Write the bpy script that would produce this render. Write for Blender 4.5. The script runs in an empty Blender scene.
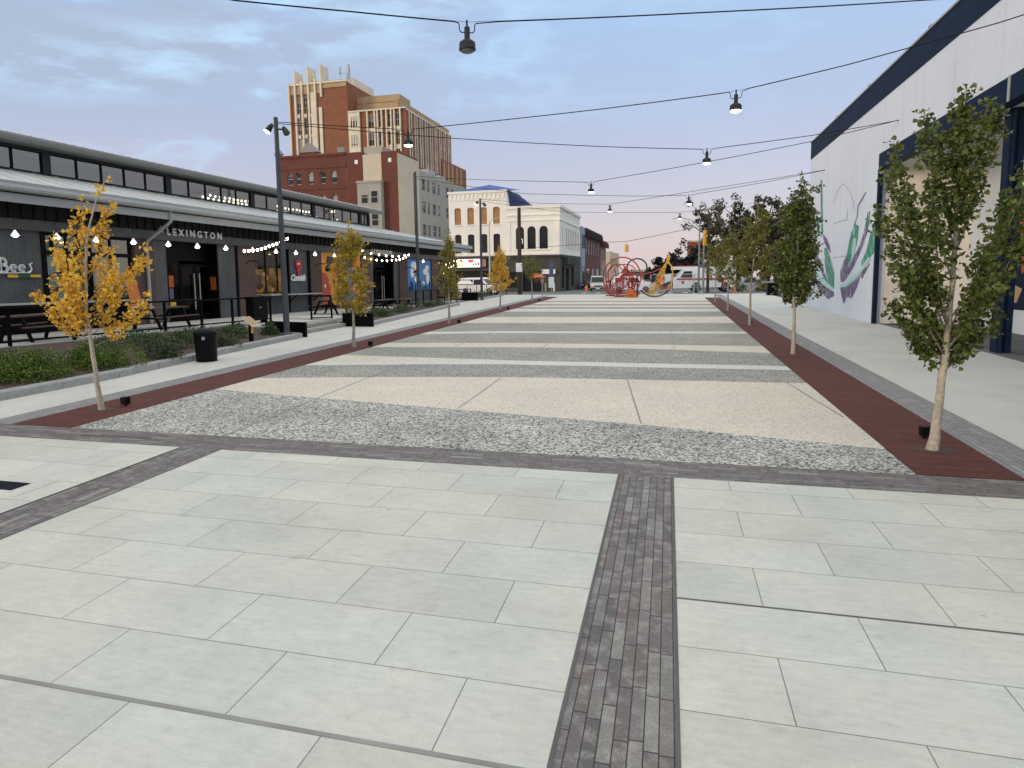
import bpy, math, random
from mathutils import Vector, Matrix
R = math.radians
PI = math.pi
sc = bpy.context.scene
C = sc.collection
rnd = random.Random(7)

# ------------------------------------------------------------------ materials
def newmat(name):
    m = bpy.data.materials.new(name); m.use_nodes = True
    nt = m.node_tree; b = nt.nodes['Principled BSDF']
    return m, nt, b

def N(nt, typ, **kw):
    n = nt.nodes.new(typ)
    for k, v in kw.items():
        if k in n.bl_rna.properties: setattr(n, k, v)
        else: n.inputs[k].default_value = v
    return n

def ramp(nt, fac, stops, interp='LINEAR'):
    r = nt.nodes.new('ShaderNodeValToRGB'); r.color_ramp.interpolation = interp
    els = r.color_ramp.elements
    while len(els) < len(stops): els.new(0.5)
    for e, (p, c) in zip(els, stops):
        e.position = p; e.color = (c[0], c[1], c[2], 1)
    nt.links.new(fac, r.inputs['Fac'])
    return r.outputs['Color']

def math_(nt, op, a, b=None):
    n = nt.nodes.new('ShaderNodeMath'); n.operation = op
    for i, v in enumerate((a, b)):
        if v is None: continue
        if isinstance(v, (int, float)): n.inputs[i].default_value = v
        else: nt.links.new(v, n.inputs[i])
    return n.outputs[0]

def mixc(nt, fac, a, b, blend='MIX'):
    n = nt.nodes.new('ShaderNodeMix'); n.data_type = 'RGBA'; n.blend_type = blend
    for i, v in ((0, fac), (6, a), (7, b)):
        if isinstance(v, (int, float)): n.inputs[i].default_value = v
        elif isinstance(v, tuple): n.inputs[i].default_value = (v[0], v[1], v[2], 1)
        else: nt.links.new(v, n.inputs[i])
    return n.outputs[2]

def coords(nt):
    return nt.nodes.new('ShaderNodeTexCoord').outputs['Object']

def noise(nt, vec, scale, detail=4, rough=0.55):
    n = nt.nodes.new('ShaderNodeTexNoise'); n.inputs['Scale'].default_value = scale
    n.inputs['Detail'].default_value = detail; n.inputs['Roughness'].default_value = rough
    nt.links.new(vec, n.inputs['Vector'])
    return n.outputs['Fac']

def bump(nt, b, h, strength, dist=0.01):
    n = nt.nodes.new('ShaderNodeBump'); n.inputs['Strength'].default_value = strength
    n.inputs['Distance'].default_value = dist
    nt.links.new(h, n.inputs['Height']); nt.links.new(n.outputs[0], b.inputs['Normal'])

def sh(c, k): return tuple(min(1, x * k) for x in c)

def plain(name, col, rough=0.6, metal=0.0, var=0.15, scale=3.0, bmp=0.0, bscale=40):
    m, nt, b = newmat(name)
    v = coords(nt)
    f = noise(nt, v, scale)
    c = ramp(nt, f, [(0.3, sh(col, 1 - var)), (0.7, sh(col, 1 + var))])
    nt.links.new(c, b.inputs['Base Color'])
    b.inputs['Roughness'].default_value = rough; b.inputs['Metallic'].default_value = metal
    if bmp: bump(nt, b, noise(nt, v, bscale), bmp)
    return m

def emit(name, col, strength):
    m, nt, b = newmat(name)
    b.inputs['Base Color'].default_value = (*col, 1)
    b.inputs['Emission Color'].default_value = (*col, 1)
    b.inputs['Emission Strength'].default_value = strength
    return m

def brickmat(name, c1, c2, mortar, bw=0.22, bh=0.075, ms=0.012):
    m, nt, b = newmat(name)
    g = coords(nt)
    sp = nt.nodes.new('ShaderNodeSeparateXYZ'); nt.links.new(g, sp.inputs[0])
    cb = nt.nodes.new('ShaderNodeCombineXYZ')
    nt.links.new(math_(nt, 'ADD', sp.outputs[0], sp.outputs[1]), cb.inputs[0]); nt.links.new(sp.outputs[2], cb.inputs[1])
    t = nt.nodes.new('ShaderNodeTexBrick')
    for k, v in (('Color1', (*c1, 1)), ('Color2', (*c2, 1)), ('Mortar', (*mortar, 1)), ('Scale', 1.0), ('Mortar Size', ms), ('Brick Width', bw), ('Row Height', bh)):
        t.inputs[k].default_value = v
    nt.links.new(cb.outputs[0], t.inputs['Vector'])
    f = noise(nt, g, 0.7, 5)
    c = mixc(nt, 0.5, t.outputs['Color'], ramp(nt, f, [(0.3, (0.55, 0.55, 0.55)), (0.7, (1, 1, 1))]), 'MULTIPLY')
    nt.links.new(c, b.inputs['Base Color']); b.inputs['Roughness'].default_value = 0.85
    return m

def slab_mat():
    m, nt, b = newmat('concrete_slabs')
    g = coords(nt)
    mp = nt.nodes.new('ShaderNodeMapping'); nt.links.new(g, mp.inputs[0])
    mp.inputs['Location'].default_value = (1.157 * 30 - 1.24 + 0.0, 0.61 * 31 - 3.97, 0)
    t = nt.nodes.new('ShaderNodeTexBrick')
    for k, v in (('Color1', (0.565, 0.57, 0.52, 1)), ('Color2', (0.645, 0.648, 0.595, 1)), ('Mortar', (0.22, 0.21, 0.195, 1)), ('Scale', 1.0),
                 ('Mortar Size', 0.0036), ('Mortar Smooth', 0.3), ('Brick Width', 1.157), ('Row Height', 0.61), ('Bias', 0.1)):
        t.inputs[k].default_value = v
    t.offset = 0.5; t.offset_frequency = 2
    nt.links.new(mp.outputs[0], t.inputs['Vector'])
    c = t.outputs['Color']
    a = noise(nt, g, 1.1, 6, 0.62)
    c = mixc(nt, 1.0, c, ramp(nt, a, [(0.30, (0.86, 0.865, 0.85)), (0.50, (0.97, 0.97, 0.96)), (0.70, (1.07, 1.055, 1.02))]), 'MULTIPLY')
    # streaky brushed finish and fine speckle
    mp2 = nt.nodes.new('ShaderNodeMapping'); nt.links.new(g, mp2.inputs[0]); mp2.inputs['Scale'].default_value = (3.5, 16, 1)
    s = noise(nt, mp2.outputs[0], 1.5, 5, 0.6)
    c = mixc(nt, 1.0, c, ramp(nt, s, [(0.35, (0.93, 0.935, 0.93)), (0.6, (1.02, 1.02, 1.02))]), 'MULTIPLY')
    sp = noise(nt, g, 160, 2, 0.5)
    c = mixc(nt, 1.0, c, ramp(nt, sp, [(0.36, (0.88, 0.88, 0.88)), (0.6, (1.04, 1.04, 1.04))]), 'MULTIPLY')
    vg = nt.nodes.new('ShaderNodeTexVoronoi'); vg.inputs['Scale'].default_value = 1.3; nt.links.new(g, vg.inputs['Vector'])
    c = mixc(nt, 1.0, c, ramp(nt, vg.outputs['Distance'], [(0.018, (0.62, 0.61, 0.6)), (0.03, (1, 1, 1))]), 'MULTIPLY')
    hv = noise(nt, g, 0.45, 3, 0.5)
    c = mixc(nt, 1.0, c, ramp(nt, hv, [(0.35, (0.965, 0.995, 1.0)), (0.62, (1.03, 1.0, 0.955))]), 'MULTIPLY')
    md = noise(nt, g, 14, 5, 0.65)
    c = mixc(nt, 1.0, c, ramp(nt, md, [(0.3, (0.93, 0.93, 0.925)), (0.55, (1.015, 1.015, 1.015))]), 'MULTIPLY')
    st = noise(nt, g, 4.3, 3, 0.5)
    c = mixc(nt, 1.0, c, ramp(nt, st, [(0.66, (1, 1, 1)), (0.76, (0.87, 0.87, 0.86))]), 'MULTIPLY')
    nt.links.new(c, b.inputs['Base Color']); b.inputs['Roughness'].default_value = 0.75
    h = math_(nt, 'SUBTRACT', math_(nt, 'MULTIPLY', sp, 0.12), t.outputs['Fac'])
    bump(nt, b, h, 0.6, 0.004)
    return m

def walk_mat(name, col):
    m, nt, b = newmat(name)
    g = coords(nt)
    a = noise(nt, g, 0.5, 6, 0.6); s = noise(nt, g, 55, 3, 0.6)
    c = ramp(nt, a, [(0.3, sh(col, 0.86)), (0.55, col), (0.75, sh(col, 1.05))])
    c = mixc(nt, 1.0, c, ramp(nt, s, [(0.33, (0.78, 0.77, 0.74)), (0.55, (1.03, 1.03, 1.03))]), 'MULTIPLY')
    mp = nt.nodes.new('ShaderNodeMapping'); nt.links.new(g, mp.inputs[0])
    t = nt.nodes.new('ShaderNodeTexBrick'); t.offset = 0.0
    for k, v in (('Color1', (1, 1, 1, 1)), ('Color2', (0.97, 0.97, 0.97, 1)), ('Mortar', (0.72, 0.71, 0.69, 1)), ('Scale', 1.0), ('Mortar Size', 0.006), ('Brick Width', 1.75), ('Row Height', 3.05)):
        t.inputs[k].default_value = v
    mp.inputs['Location'].default_value = (20.6, 30, 0)
    nt.links.new(mp.outputs[0], t.inputs['Vector'])
    c = mixc(nt, 1.0, c, t.outputs['Color'], 'MULTIPLY')
    nt.links.new(c, b.inputs['Base Color']); b.inputs['Roughness'].default_value = 0.8
    bump(nt, b, s, 0.25, 0.004)
    return m

def aggregate(name, cols, scale, patch=0.16, rough=0.7):
    """exposed aggregate: every pebble its own shade, with worn and pale patches"""
    m, nt, b = newmat(name)
    g = coords(nt)
    v = nt.nodes.new('ShaderNodeTexVoronoi'); v.inputs['Scale'].default_value = scale; nt.links.new(g, v.inputs['Vector'])
    sp = nt.nodes.new('ShaderNodeSeparateColor'); nt.links.new(v.outputs['Color'], sp.inputs[0])
    c = ramp(nt, sp.outputs[0], cols, 'CONSTANT')
    v2 = nt.nodes.new('ShaderNodeTexVoronoi'); v2.inputs['Scale'].default_value = scale * 0.45; nt.links.new(g, v2.inputs['Vector'])
    sp2 = nt.nodes.new('ShaderNodeSeparateColor'); nt.links.new(v2.outputs['Color'], sp2.inputs[0])
    c = mixc(nt, 0.12, c, ramp(nt, sp2.outputs[1], cols, 'CONSTANT'))
    a = noise(nt, g, 0.6, 6, 0.62)
    c = mixc(nt, 1.0, c, ramp(nt, a, [(0.3, (1 - patch,) * 3), (0.5, (0.97,) * 3), (0.72, (1 + patch * 0.9,) * 3)]), 'MULTIPLY')
    nt.links.new(c, b.inputs['Base Color']); b.inputs['Roughness'].default_value = rough
    bump(nt, b, v.outputs['Distance'], 0.35, 0.006)
    return m

def paver_mat(name, along_y, pale=0.5, lift=1.0, grey=0.0):
    """narrow clay pavers with random joints, colour and lime bloom per paver"""
    m, nt, b = newmat(name)
    g = coords(nt)
    sp = nt.nodes.new('ShaderNodeSeparateXYZ'); nt.links.new(g, sp.inputs[0])
    ax, al = (sp.outputs[0], sp.outputs[1]) if along_y else (sp.outputs[1], sp.outputs[0])
    col = math_(nt, 'DIVIDE', math_(nt, 'ADD', ax, 100.504 if along_y else 100.645), 0.0733)
    ci = math_(nt, 'FLOOR', col); cf = math_(nt, 'FRACT', col)
    w = nt.nodes.new('ShaderNodeTexWhiteNoise'); w.noise_dimensions = '1D'; nt.links.new(ci, w.inputs['W'])
    u = math_(nt, 'ADD', math_(nt, 'DIVIDE', al, 0.43), math_(nt, 'MULTIPLY', w.outputs['Value'], 7.0))
    ui = math_(nt, 'FLOOR', u); uf = math_(nt, 'FRACT', u)
    cb = nt.nodes.new('ShaderNodeCombineXYZ'); nt.links.new(ci, cb.inputs[0]); nt.links.new(ui, cb.inputs[1])
    w2 = nt.nodes.new('ShaderNodeTexWhiteNoise'); w2.noise_dimensions = '2D'; nt.links.new(cb.outputs[0], w2.inputs['Vector'])
    c = ramp(nt, w2.outputs['Value'], [(0.0, (0.105, 0.096, 0.092)), (0.25, (0.145, 0.125, 0.117)), (0.45, (0.152, 0.118, 0.112)), (0.62, (0.13, 0.12, 0.115)), (0.82, (0.175, 0.16, 0.148)), (0.96, (0.21, 0.196, 0.178)), (1, (0.26, 0.245, 0.225))])
    c = mixc(nt, 1.0, c, (lift, lift, lift), 'MULTIPLY')
    c = mixc(nt, grey, c, (0.27, 0.27, 0.275))
    f = noise(nt, g, 9, 5, 0.6)
    c = mixc(nt, ramp(nt, f, [(0.47, (0, 0, 0)), (0.72, (pale, pale, pale))]), c, (0.43, 0.41, 0.38))
    f2 = noise(nt, g, 70, 3)
    c = mixc(nt, 1.0, c, ramp(nt, f2, [(0.3, (0.75,) * 3), (0.65, (1.1,) * 3)]), 'MULTIPLY')
    e1 = math_(nt, 'MINIMUM', cf, math_(nt, 'SUBTRACT', 1.0, cf)); e2 = math_(nt, 'MINIMUM', uf, math_(nt, 'SUBTRACT', 1.0, uf))
    j = math_(nt, 'MAXIMUM', math_(nt, 'LESS_THAN', e1, 0.045), math_(nt, 'LESS_THAN', e2, 0.009))
    c = mixc(nt, j, c, (0.035, 0.032, 0.03))
    nt.links.new(c, b.inputs['Base Color']); b.inputs['Roughness'].default_value = 0.7
    bump(nt, b, math_(nt, 'SUBTRACT', math_(nt, 'MULTIPLY', f2, 0.2), j), 0.6, 0.005)
    return m

def rubber_mat():
    m, nt, b = newmat('red_brown_granules')
    g = coords(nt)
    mpr = nt.nodes.new('ShaderNodeMapping'); nt.links.new(g, mpr.inputs[0]); mpr.inputs['Scale'].default_value = (0.7, 4.5, 1)
    a = noise(nt, g, 45, 4, 0.7); d = noise(nt, mpr.outputs[0], 1.6, 6, 0.65)
    c = ramp(nt, a, [(0.3, (0.046, 0.012, 0.008)), (0.5, (0.105, 0.028, 0.018)), (0.75, (0.18, 0.062, 0.043))])
    c = mixc(nt, 1.0, c, ramp(nt, d, [(0.3, (0.62,) * 3), (0.68, (1.25,) * 3)]), 'MULTIPLY')
    nt.links.new(c, b.inputs['Base Color']); b.inputs['Roughness'].default_value = 0.9
    bump(nt, b, a, 0.6, 0.01)
    return m

def leafmat(name, stops, trans=0.35):
    m = bpy.data.materials.new(name); m.use_nodes = True; nt = m.node_tree
    for n in list(nt.nodes): nt.nodes.remove(n)
    o = nt.nodes.new('ShaderNodeOutputMaterial')
    ge = nt.nodes.new('ShaderNodeNewGeometry')
    g = coords(nt)
    f = noise(nt, g, 2.2, 3)
    fac = math_(nt, 'ADD', math_(nt, 'MULTIPLY', ge.outputs['Random Per Island'], 0.62), math_(nt, 'MULTIPLY', f, 0.38))
    c = ramp(nt, fac, stops)
    d = nt.nodes.new('ShaderNodeBsdfPrincipled'); d.inputs['Roughness'].default_value = 0.55
    t = nt.nodes.new('ShaderNodeBsdfTranslucent')
    nt.links.new(c, d.inputs['Base Color']); nt.links.new(c, t.inputs['Color'])
    mx = nt.nodes.new('ShaderNodeMixShader'); mx.inputs[0].default_value = trans
    nt.links.new(d.outputs[0], mx.inputs[1]); nt.links.new(t.outputs[0], mx.inputs[2]); nt.links.new(mx.outputs[0], o.inputs[0])
    return m

def thinglass(name, tint=(0.75, 0.8, 0.8), refl=0.4, rough=0.03):
    m = bpy.data.materials.new(name); m.use_nodes = True; nt = m.node_tree
    for n in list(nt.nodes): nt.nodes.remove(n)
    o = nt.nodes.new('ShaderNodeOutputMaterial')
    a = nt.nodes.new('ShaderNodeBsdfTransparent'); a.inputs[0].default_value = (*tint, 1)
    b = nt.nodes.new('ShaderNodeBsdfGlossy'); b.inputs['Roughness'].default_value = rough; b.inputs[0].default_value = (0.85, 0.84, 0.78, 1)
    mx = nt.nodes.new('ShaderNodeMixShader'); mx.inputs[0].default_value = refl
    nt.links.new(a.outputs[0], mx.inputs[1]); nt.links.new(b.outputs[0], mx.inputs[2]); nt.links.new(mx.outputs[0], o.inputs[0])
    return m

def ribbed(name, col, axis, pitch, rough=0.5, metal=0.0, depth=0.5):
    m, nt, b = newmat(name)
    g = coords(nt)
    sp = nt.nodes.new('ShaderNodeSeparateXYZ'); nt.links.new(g, sp.inputs[0])
    a = math_(nt, 'FRACT', math_(nt, 'DIVIDE', sp.outputs[axis], pitch))
    j = math_(nt, 'LESS_THAN', a, 0.16)
    f = noise(nt, g, 1.2, 5, 0.65)
    mp = nt.nodes.new('ShaderNodeMapping'); nt.links.new(g, mp.inputs[0]); mp.inputs['Scale'].default_value = (14, 14, 0.8)
    f2 = noise(nt, mp.outputs[0], 1, 4, 0.6)
    c = ramp(nt, f, [(0.3, sh(col, 0.75)), (0.7, sh(col, 1.2))])
    c = mixc(nt, 1.0, c, ramp(nt, f2, [(0.3, (0.7,) * 3), (0.7, (1.2,) * 3)]), 'MULTIPLY')
    nt.links.new(c, b.inputs['Base Color']); b.inputs['Roughness'].default_value = rough; b.inputs['Metallic'].default_value = metal
    bump(nt, b, math_(nt, 'SUBTRACT', 1.0, j), depth, 0.015)
    return m

M = {}
M['slab'] = slab_mat()
M['walk'] = walk_mat('pale_exposed_sidewalk', (0.64, 0.63, 0.57))
M['paver_y'] = paver_mat('clay_pavers_lengthwise', True, 0.6, 1.15)
M['paver_x'] = paver_mat('clay_pavers_crosswise', False, 0.4, 1.15)
M['paver_grey'] = paver_mat('grey_edge_pavers', True, 0.55, 1.9, 0.6)
M['agg_grey'] = aggregate('grey_pebble_aggregate', [(0, (0.05, 0.055, 0.055)), (0.24, (0.19, 0.19, 0.17)), (0.42, (0.46, 0.45, 0.40)), (0.72, (0.69, 0.665, 0.585))], 42, 0.3)
M['agg_dark'] = aggregate('dark_pebble_aggregate', [(0, (0.08, 0.08, 0.072)), (0.24, (0.24, 0.235, 0.205)), (0.5, (0.43, 0.41, 0.345)), (0.88, (0.56, 0.54, 0.48))], 46)
M['agg_tan'] = aggregate('tan_pebble_aggregate', [(0, (0.17, 0.16, 0.13)), (0.3, (0.33, 0.31, 0.25)), (0.7, (0.45, 0.42, 0.34)), (0.9, (0.60, 0.57, 0.47))], 46)
M['agg_cream'] = aggregate('cream_pebble_aggregate', [(0, (0.42, 0.37, 0.29)), (0.12, (0.66, 0.59, 0.48)), (0.6, (0.74, 0.67, 0.55)), (0.9, (0.80, 0.75, 0.64))], 50, 0.07)
M['agg_white'] = aggregate('white_pebble_aggregate', [(0, (0.55, 0.54, 0.50)), (0.4, (0.70, 0.69, 0.645)), (0.8, (0.76, 0.75, 0.70))], 42, 0.06)
M['rubber'] = rubber_mat()
M['asphalt'] = plain('worn_asphalt', (0.15, 0.15, 0.147), 0.85, 0, 0.25, 1.0, 0.4, 90)
M['joint'] = plain('dark_joint_sealant', (0.12, 0.115, 0.11), 0.9)
M['joint_pale'] = plain('grey_joint_sealant', (0.29, 0.285, 0.265), 0.9)
M['granite'] = plain('grey_granite_kerb', (0.34, 0.345, 0.34), 0.8, 0, 0.15, 9, 0.3, 120)
M['soil'] = plain('brown_mulch', (0.085, 0.055, 0.043), 0.95, 0, 0.45, 14, 0.8, 60)
M['terrace'] = plain('terrace_concrete', (0.50, 0.495, 0.455), 0.8, 0, 0.08, 2, 0.2, 90)
M['stepside'] = plain('step_concrete', (0.32, 0.315, 0.29), 0.85, 0, 0.15, 4, 0.2, 90)
M['black'] = plain('black_powder_coated_metal', (0.005, 0.005, 0.0055), 0.45, 0.2, 0.2)
M['dark'] = plain('dark_grey_metal', (0.028, 0.029, 0.032), 0.5, 0.3, 0.15)
M['polegrey'] = plain('dark_grey_pole_metal', (0.065, 0.068, 0.074), 0.5, 0.3, 0.12)
M['steel'] = plain('brushed_steel', (0.45, 0.46, 0.46), 0.35, 0.9, 0.1)
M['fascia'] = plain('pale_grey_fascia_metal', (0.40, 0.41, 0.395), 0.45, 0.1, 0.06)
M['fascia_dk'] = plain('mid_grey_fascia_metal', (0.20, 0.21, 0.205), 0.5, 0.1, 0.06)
M['seam'] = plain('pale_standing_seam_roof', (0.62, 0.63, 0.60), 0.5, 0.05, 0.06, 0.8)
M['darkrib'] = ribbed('dark_ribbed_cladding', (0.016, 0.018, 0.02), 1, 0.42, 0.5, 0.2, 1.0)
M['panel'] = ribbed('weathered_grey_panel', (0.085, 0.091, 0.096), 1, 0.3, 0.6, 0.1, 0.25)
M['beam'] = plain('olive_grey_beam', (0.105, 0.107, 0.10), 0.6, 0.1)
M['brick'] = brickmat('brown_red_brick', (0.13, 0.06, 0.045), (0.085, 0.042, 0.035), (0.12, 0.10, 0.09))
M['brick_hist'] = brickmat('deep_red_brick', (0.19, 0.044, 0.025), (0.14, 0.032, 0.020), (0.17, 0.08, 0.06))
M['brick_tower'] = brickmat('orange_brown_brick', (0.34, 0.125, 0.055), (0.27, 0.095, 0.043), (0.27, 0.14, 0.09), 0.3, 0.1)
M['brick_row'] = brickmat('dull_red_brick', (0.20, 0.055, 0.048), (0.15, 0.042, 0.04), (0.16, 0.08, 0.07))
M['pinkbrick'] = plain('faded_pink_render', (0.42, 0.22, 0.20), 0.85)
M['beige'] = plain('beige_panel', (0.62, 0.54, 0.41), 0.85, 0, 0.06, 0.6)
M['beigegrey'] = plain('grey_beige_render', (0.40, 0.395, 0.33), 0.85, 0, 0.06, 0.6)
M['cream'] = plain('cream_painted_stucco', (0.90, 0.87, 0.78), 0.8, 0, 0.05, 0.7, 0.1, 20)
M['limestone'] = plain('pale_limestone', (0.76, 0.69, 0.54), 0.8, 0, 0.1, 0.5)
M['tanstone'] = plain('tan_terracotta', (0.44, 0.32, 0.18), 0.8, 0, 0.12, 0.6)
M['bluegrey'] = plain('pale_blue_grey_paint', (0.33, 0.40, 0.46), 0.7)
M['shopdark'] = plain('dark_olive_shopfront', (0.052, 0.054, 0.044), 0.7, 0, 0.2, 1)
M['board'] = plain('plywood_board', (0.38, 0.20, 0.09), 0.85, 0, 0.15, 1)
M['tarp'] = plain('blue_tarpaulin', (0.035, 0.09, 0.36), 0.5, 0, 0.35, 1.5, 0.5, 3)
M['tarp_dk'] = plain('navy_tarpaulin', (0.02, 0.03, 0.115), 0.5, 0, 0.35, 1.5, 0.5, 3)
M['winglass'] = plain('dark_window_glass', (0.018, 0.02, 0.021), 0.12, 0, 0.2)
M['winglass'].node_tree.nodes['Principled BSDF'].inputs['Specular IOR Level'].default_value = 0.3
M['doorglass'] = thinglass('dark_door_glass', (0.3, 0.3, 0.29), 0.018)
M['greenglass'] = thinglass('green_tinted_glass', (0.45, 0.6, 0.55), 0.22)
M['clearglass'] = thinglass('clear_shop_glass', (0.62, 0.62, 0.58), 0.05)
M['clereglass'] = thinglass('clerestory_glass', (0.5, 0.5, 0.46), 0.24, 0.05)
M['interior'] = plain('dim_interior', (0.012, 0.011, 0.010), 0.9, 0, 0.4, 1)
def boardform():
    m, nt, b = newmat('white_painted_boardform'); g = coords(nt)
    sp = nt.nodes.new('ShaderNodeSeparateXYZ'); nt.links.new(g, sp.inputs[0])
    j = math_(nt, 'LESS_THAN', math_(nt, 'FRACT', math_(nt, 'DIVIDE', sp.outputs[2], 0.105)), 0.12)
    f = noise(nt, g, 0.35, 6, 0.6); f2 = noise(nt, g, 6, 5, 0.6)
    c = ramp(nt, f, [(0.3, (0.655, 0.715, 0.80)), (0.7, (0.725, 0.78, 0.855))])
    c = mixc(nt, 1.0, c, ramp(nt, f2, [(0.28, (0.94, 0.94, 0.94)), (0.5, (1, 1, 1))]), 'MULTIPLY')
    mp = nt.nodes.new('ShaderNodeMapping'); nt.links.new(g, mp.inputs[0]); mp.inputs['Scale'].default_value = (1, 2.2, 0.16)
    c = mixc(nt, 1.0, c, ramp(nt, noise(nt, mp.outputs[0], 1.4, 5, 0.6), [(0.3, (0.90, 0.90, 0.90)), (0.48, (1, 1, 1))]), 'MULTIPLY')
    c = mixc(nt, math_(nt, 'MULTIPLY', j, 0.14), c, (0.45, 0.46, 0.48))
    nt.links.new(c, b.inputs['Base Color']); b.inputs['Roughness'].default_value = 0.8
    bump(nt, b, math_(nt, 'ADD', math_(nt, 'SUBTRACT', 1.0, j), f2), 0.12, 0.006)
    return m
M['whitepaint'] = boardform()
def streaky(name, col, wallc=(0.74, 0.75, 0.78), thr=0.565):
    m, nt, b = newmat(name); g = coords(nt)
    mp = nt.nodes.new('ShaderNodeMapping'); nt.links.new(g, mp.inputs[0]); mp.inputs['Scale'].default_value = (1, 9.0, 1.3)
    f = noise(nt, mp.outputs[0], 1.7, 5, 0.65)
    c = mixc(nt, ramp(nt, f, [(thr, (0, 0, 0)), (thr + .06, (1, 1, 1))]), ramp(nt, noise(nt, g, 3, 3), [(0.3, sh(col, 0.75)), (0.7, sh(col, 1.3))]), wallc)
    nt.links.new(c, b.inputs['Base Color']); b.inputs['Roughness'].default_value = 0.75
    return m
M['creamwall'] = brickmat('cream_painted_block', (0.86, 0.83, 0.77), (0.87, 0.84, 0.78), (0.83, 0.80, 0.74), 0.4, 0.2, 0.008)
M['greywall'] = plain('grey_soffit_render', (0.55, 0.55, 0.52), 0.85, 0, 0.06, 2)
M['navy'] = plain('navy_paint', (0.010, 0.020, 0.046), 0.55, 0, 0.15, 2)
M['blind_pale'] = plain('pale_window_blind', (0.36, 0.35, 0.31), 0.7)
M['blind_grey'] = plain('grey_window_blind', (0.14, 0.14, 0.135), 0.7)
M['white'] = plain('white_paint', (0.86, 0.86, 0.84), 0.5, 0, 0.03)
M['red'] = plain('red_paint', (0.50, 0.02, 0.03), 0.4, 0, 0.1)
M['rust'] = plain('rust_red_paint', (0.46, 0.065, 0.04), 0.45, 0, 0.15)
M['orange'] = plain('orange_paint', (0.70, 0.17, 0.03), 0.5, 0, 0.1)
M['poster_orange'] = plain('shaded_orange_paper', (0.42, 0.10, 0.02), 0.7)  # orange darkened to stand in for shade at the entrance
M['brick_far'] = plain('sunlit_far_brick', (0.42, 0.12, 0.07), 0.85)
M['amber'] = plain('amber_mural_and_lit_pane', (0.72, 0.30, 0.04), 0.7, 0, 0.15, 1.2)  # also colours the panes that stand in for lit windows
M['yellow'] = plain('yellow_paint', (0.75, 0.42, 0.04), 0.5, 0, 0.1)
M['sky_blue'] = plain('sky_blue_mural_paint', (0.08, 0.24, 0.52), 0.7, 0, 0.1, 1.2)
M['teal'] = plain('teal_paint', (0.05, 0.30, 0.28), 0.7, 0, 0.2, 2)
M['green'] = streaky('green_mural_paint', (0.045, 0.25, 0.17))
M['purple'] = streaky('violet_mural_paint', (0.13, 0.10, 0.20))
M['violet'] = plain('violet_poster_paint', (0.13, 0.10, 0.20))
M['mint'] = plain('mint_mural_paint', (0.45, 0.68, 0.66), 0.7, 0, 0.1, 3)
M['pencil'] = plain('grey_mural_outline', (0.40, 0.40, 0.43), 0.8)
M['darkgreen'] = plain('dark_green_paint', (0.02, 0.10, 0.055), 0.5)
M['wood'] = plain('weathered_brown_wood', (0.10, 0.06, 0.045), 0.8, 0, 0.3, 8)
M['polewood'] = plain('dark_brown_pole_wood', (0.065, 0.036, 0.026), 0.9, 0, 0.3, 6)
M['counter'] = plain('pale_counter_top', (0.42, 0.42, 0.38), 0.5)
M['bark'] = plain('pale_grey_bark', (0.42, 0.37, 0.29), 0.9, 0, 0.3, 18, 0.6, 50)
M['limb'] = plain('grey_brown_twig_bark', (0.20, 0.17, 0.13), 0.9, 0, 0.3, 18)
M['darkbark'] = plain('dark_bark', (0.05, 0.04, 0.032), 0.9, 0, 0.3, 6)
M['plastic_black'] = plain('black_plastic', (0.006, 0.006, 0.007), 0.5, 0, 0.2)
M['tyre'] = plain('black_rubber_tyre', (0.015, 0.015, 0.015), 0.9)
M['silver'] = plain('silver_paint', (0.50, 0.50, 0.50), 0.3, 0.3, 0.05)
M['signgrey'] = plain('grey_green_sign_back', (0.22, 0.27, 0.25), 0.5, 0.4)
M['signblue'] = plain('slate_blue_banner', (0.10, 0.11, 0.20), 0.7)
M['bulb'] = emit('lit_warm_bulb', (1.0, 0.86, 0.60), 14)
M['bulbfar'] = emit('lit_white_bulb', (1.0, 0.93, 0.80), 9)
M['lens'] = emit('lit_lamp_lens', (1.0, 0.90, 0.66), 18)
M['lensdim'] = plain('unlit_lamp_lens', (0.10, 0.105, 0.105), 0.25)
M['headlight'] = plain('clear_headlight', (0.7, 0.7, 0.7), 0.15, 0.2)
M['signlit'] = emit('backlit_white_sign', (1.0, 0.93, 0.90), 0.75)
M['signred'] = emit('backlit_red_sign', (0.75, 0.05, 0.05), 0.7)
M['signyel'] = emit('backlit_yellow_sign', (0.95, 0.62, 0.15), 0.7)
for k_, v_ in (('black', .1), ('dark', .25), ('plastic_black', .12), ('navy', .05), ('polegrey', .3), ('darkrib', .25)): M[k_].node_tree.nodes['Principled BSDF'].inputs['Specular IOR Level'].default_value = v_
def interior_lit():
    m, nt, b = newmat('lit_shop_interior')
    g = coords(nt); v = nt.nodes.new('ShaderNodeTexVoronoi'); v.inputs['Scale'].default_value = 2.6; nt.links.new(g, v.inputs['Vector'])
    sp = nt.nodes.new('ShaderNodeSeparateColor'); nt.links.new(v.outputs['Color'], sp.inputs[0])
    c = ramp(nt, sp.outputs[0], [(0, (0.03, 0.02, 0.012)), (0.4, (0.20, 0.12, 0.035)), (0.7, (0.36, 0.24, 0.07)), (0.9, (0.42, 0.12, 0.06)), (1, (0.6, 0.5, 0.3))], 'LINEAR')
    nt.links.new(c, b.inputs['Base Color']); nt.links.new(c, b.inputs['Emission Color']); b.inputs['Emission Strength'].default_value = 0.8
    return m
M['litinside'] = interior_lit()
M['leaf_yellow'] = leafmat('golden_ginkgo_leaves', [(0.15, (0.52, 0.27, 0.02)), (0.5, (0.86, 0.53, 0.05)), (0.85, (0.95, 0.74, 0.15))])
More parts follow.
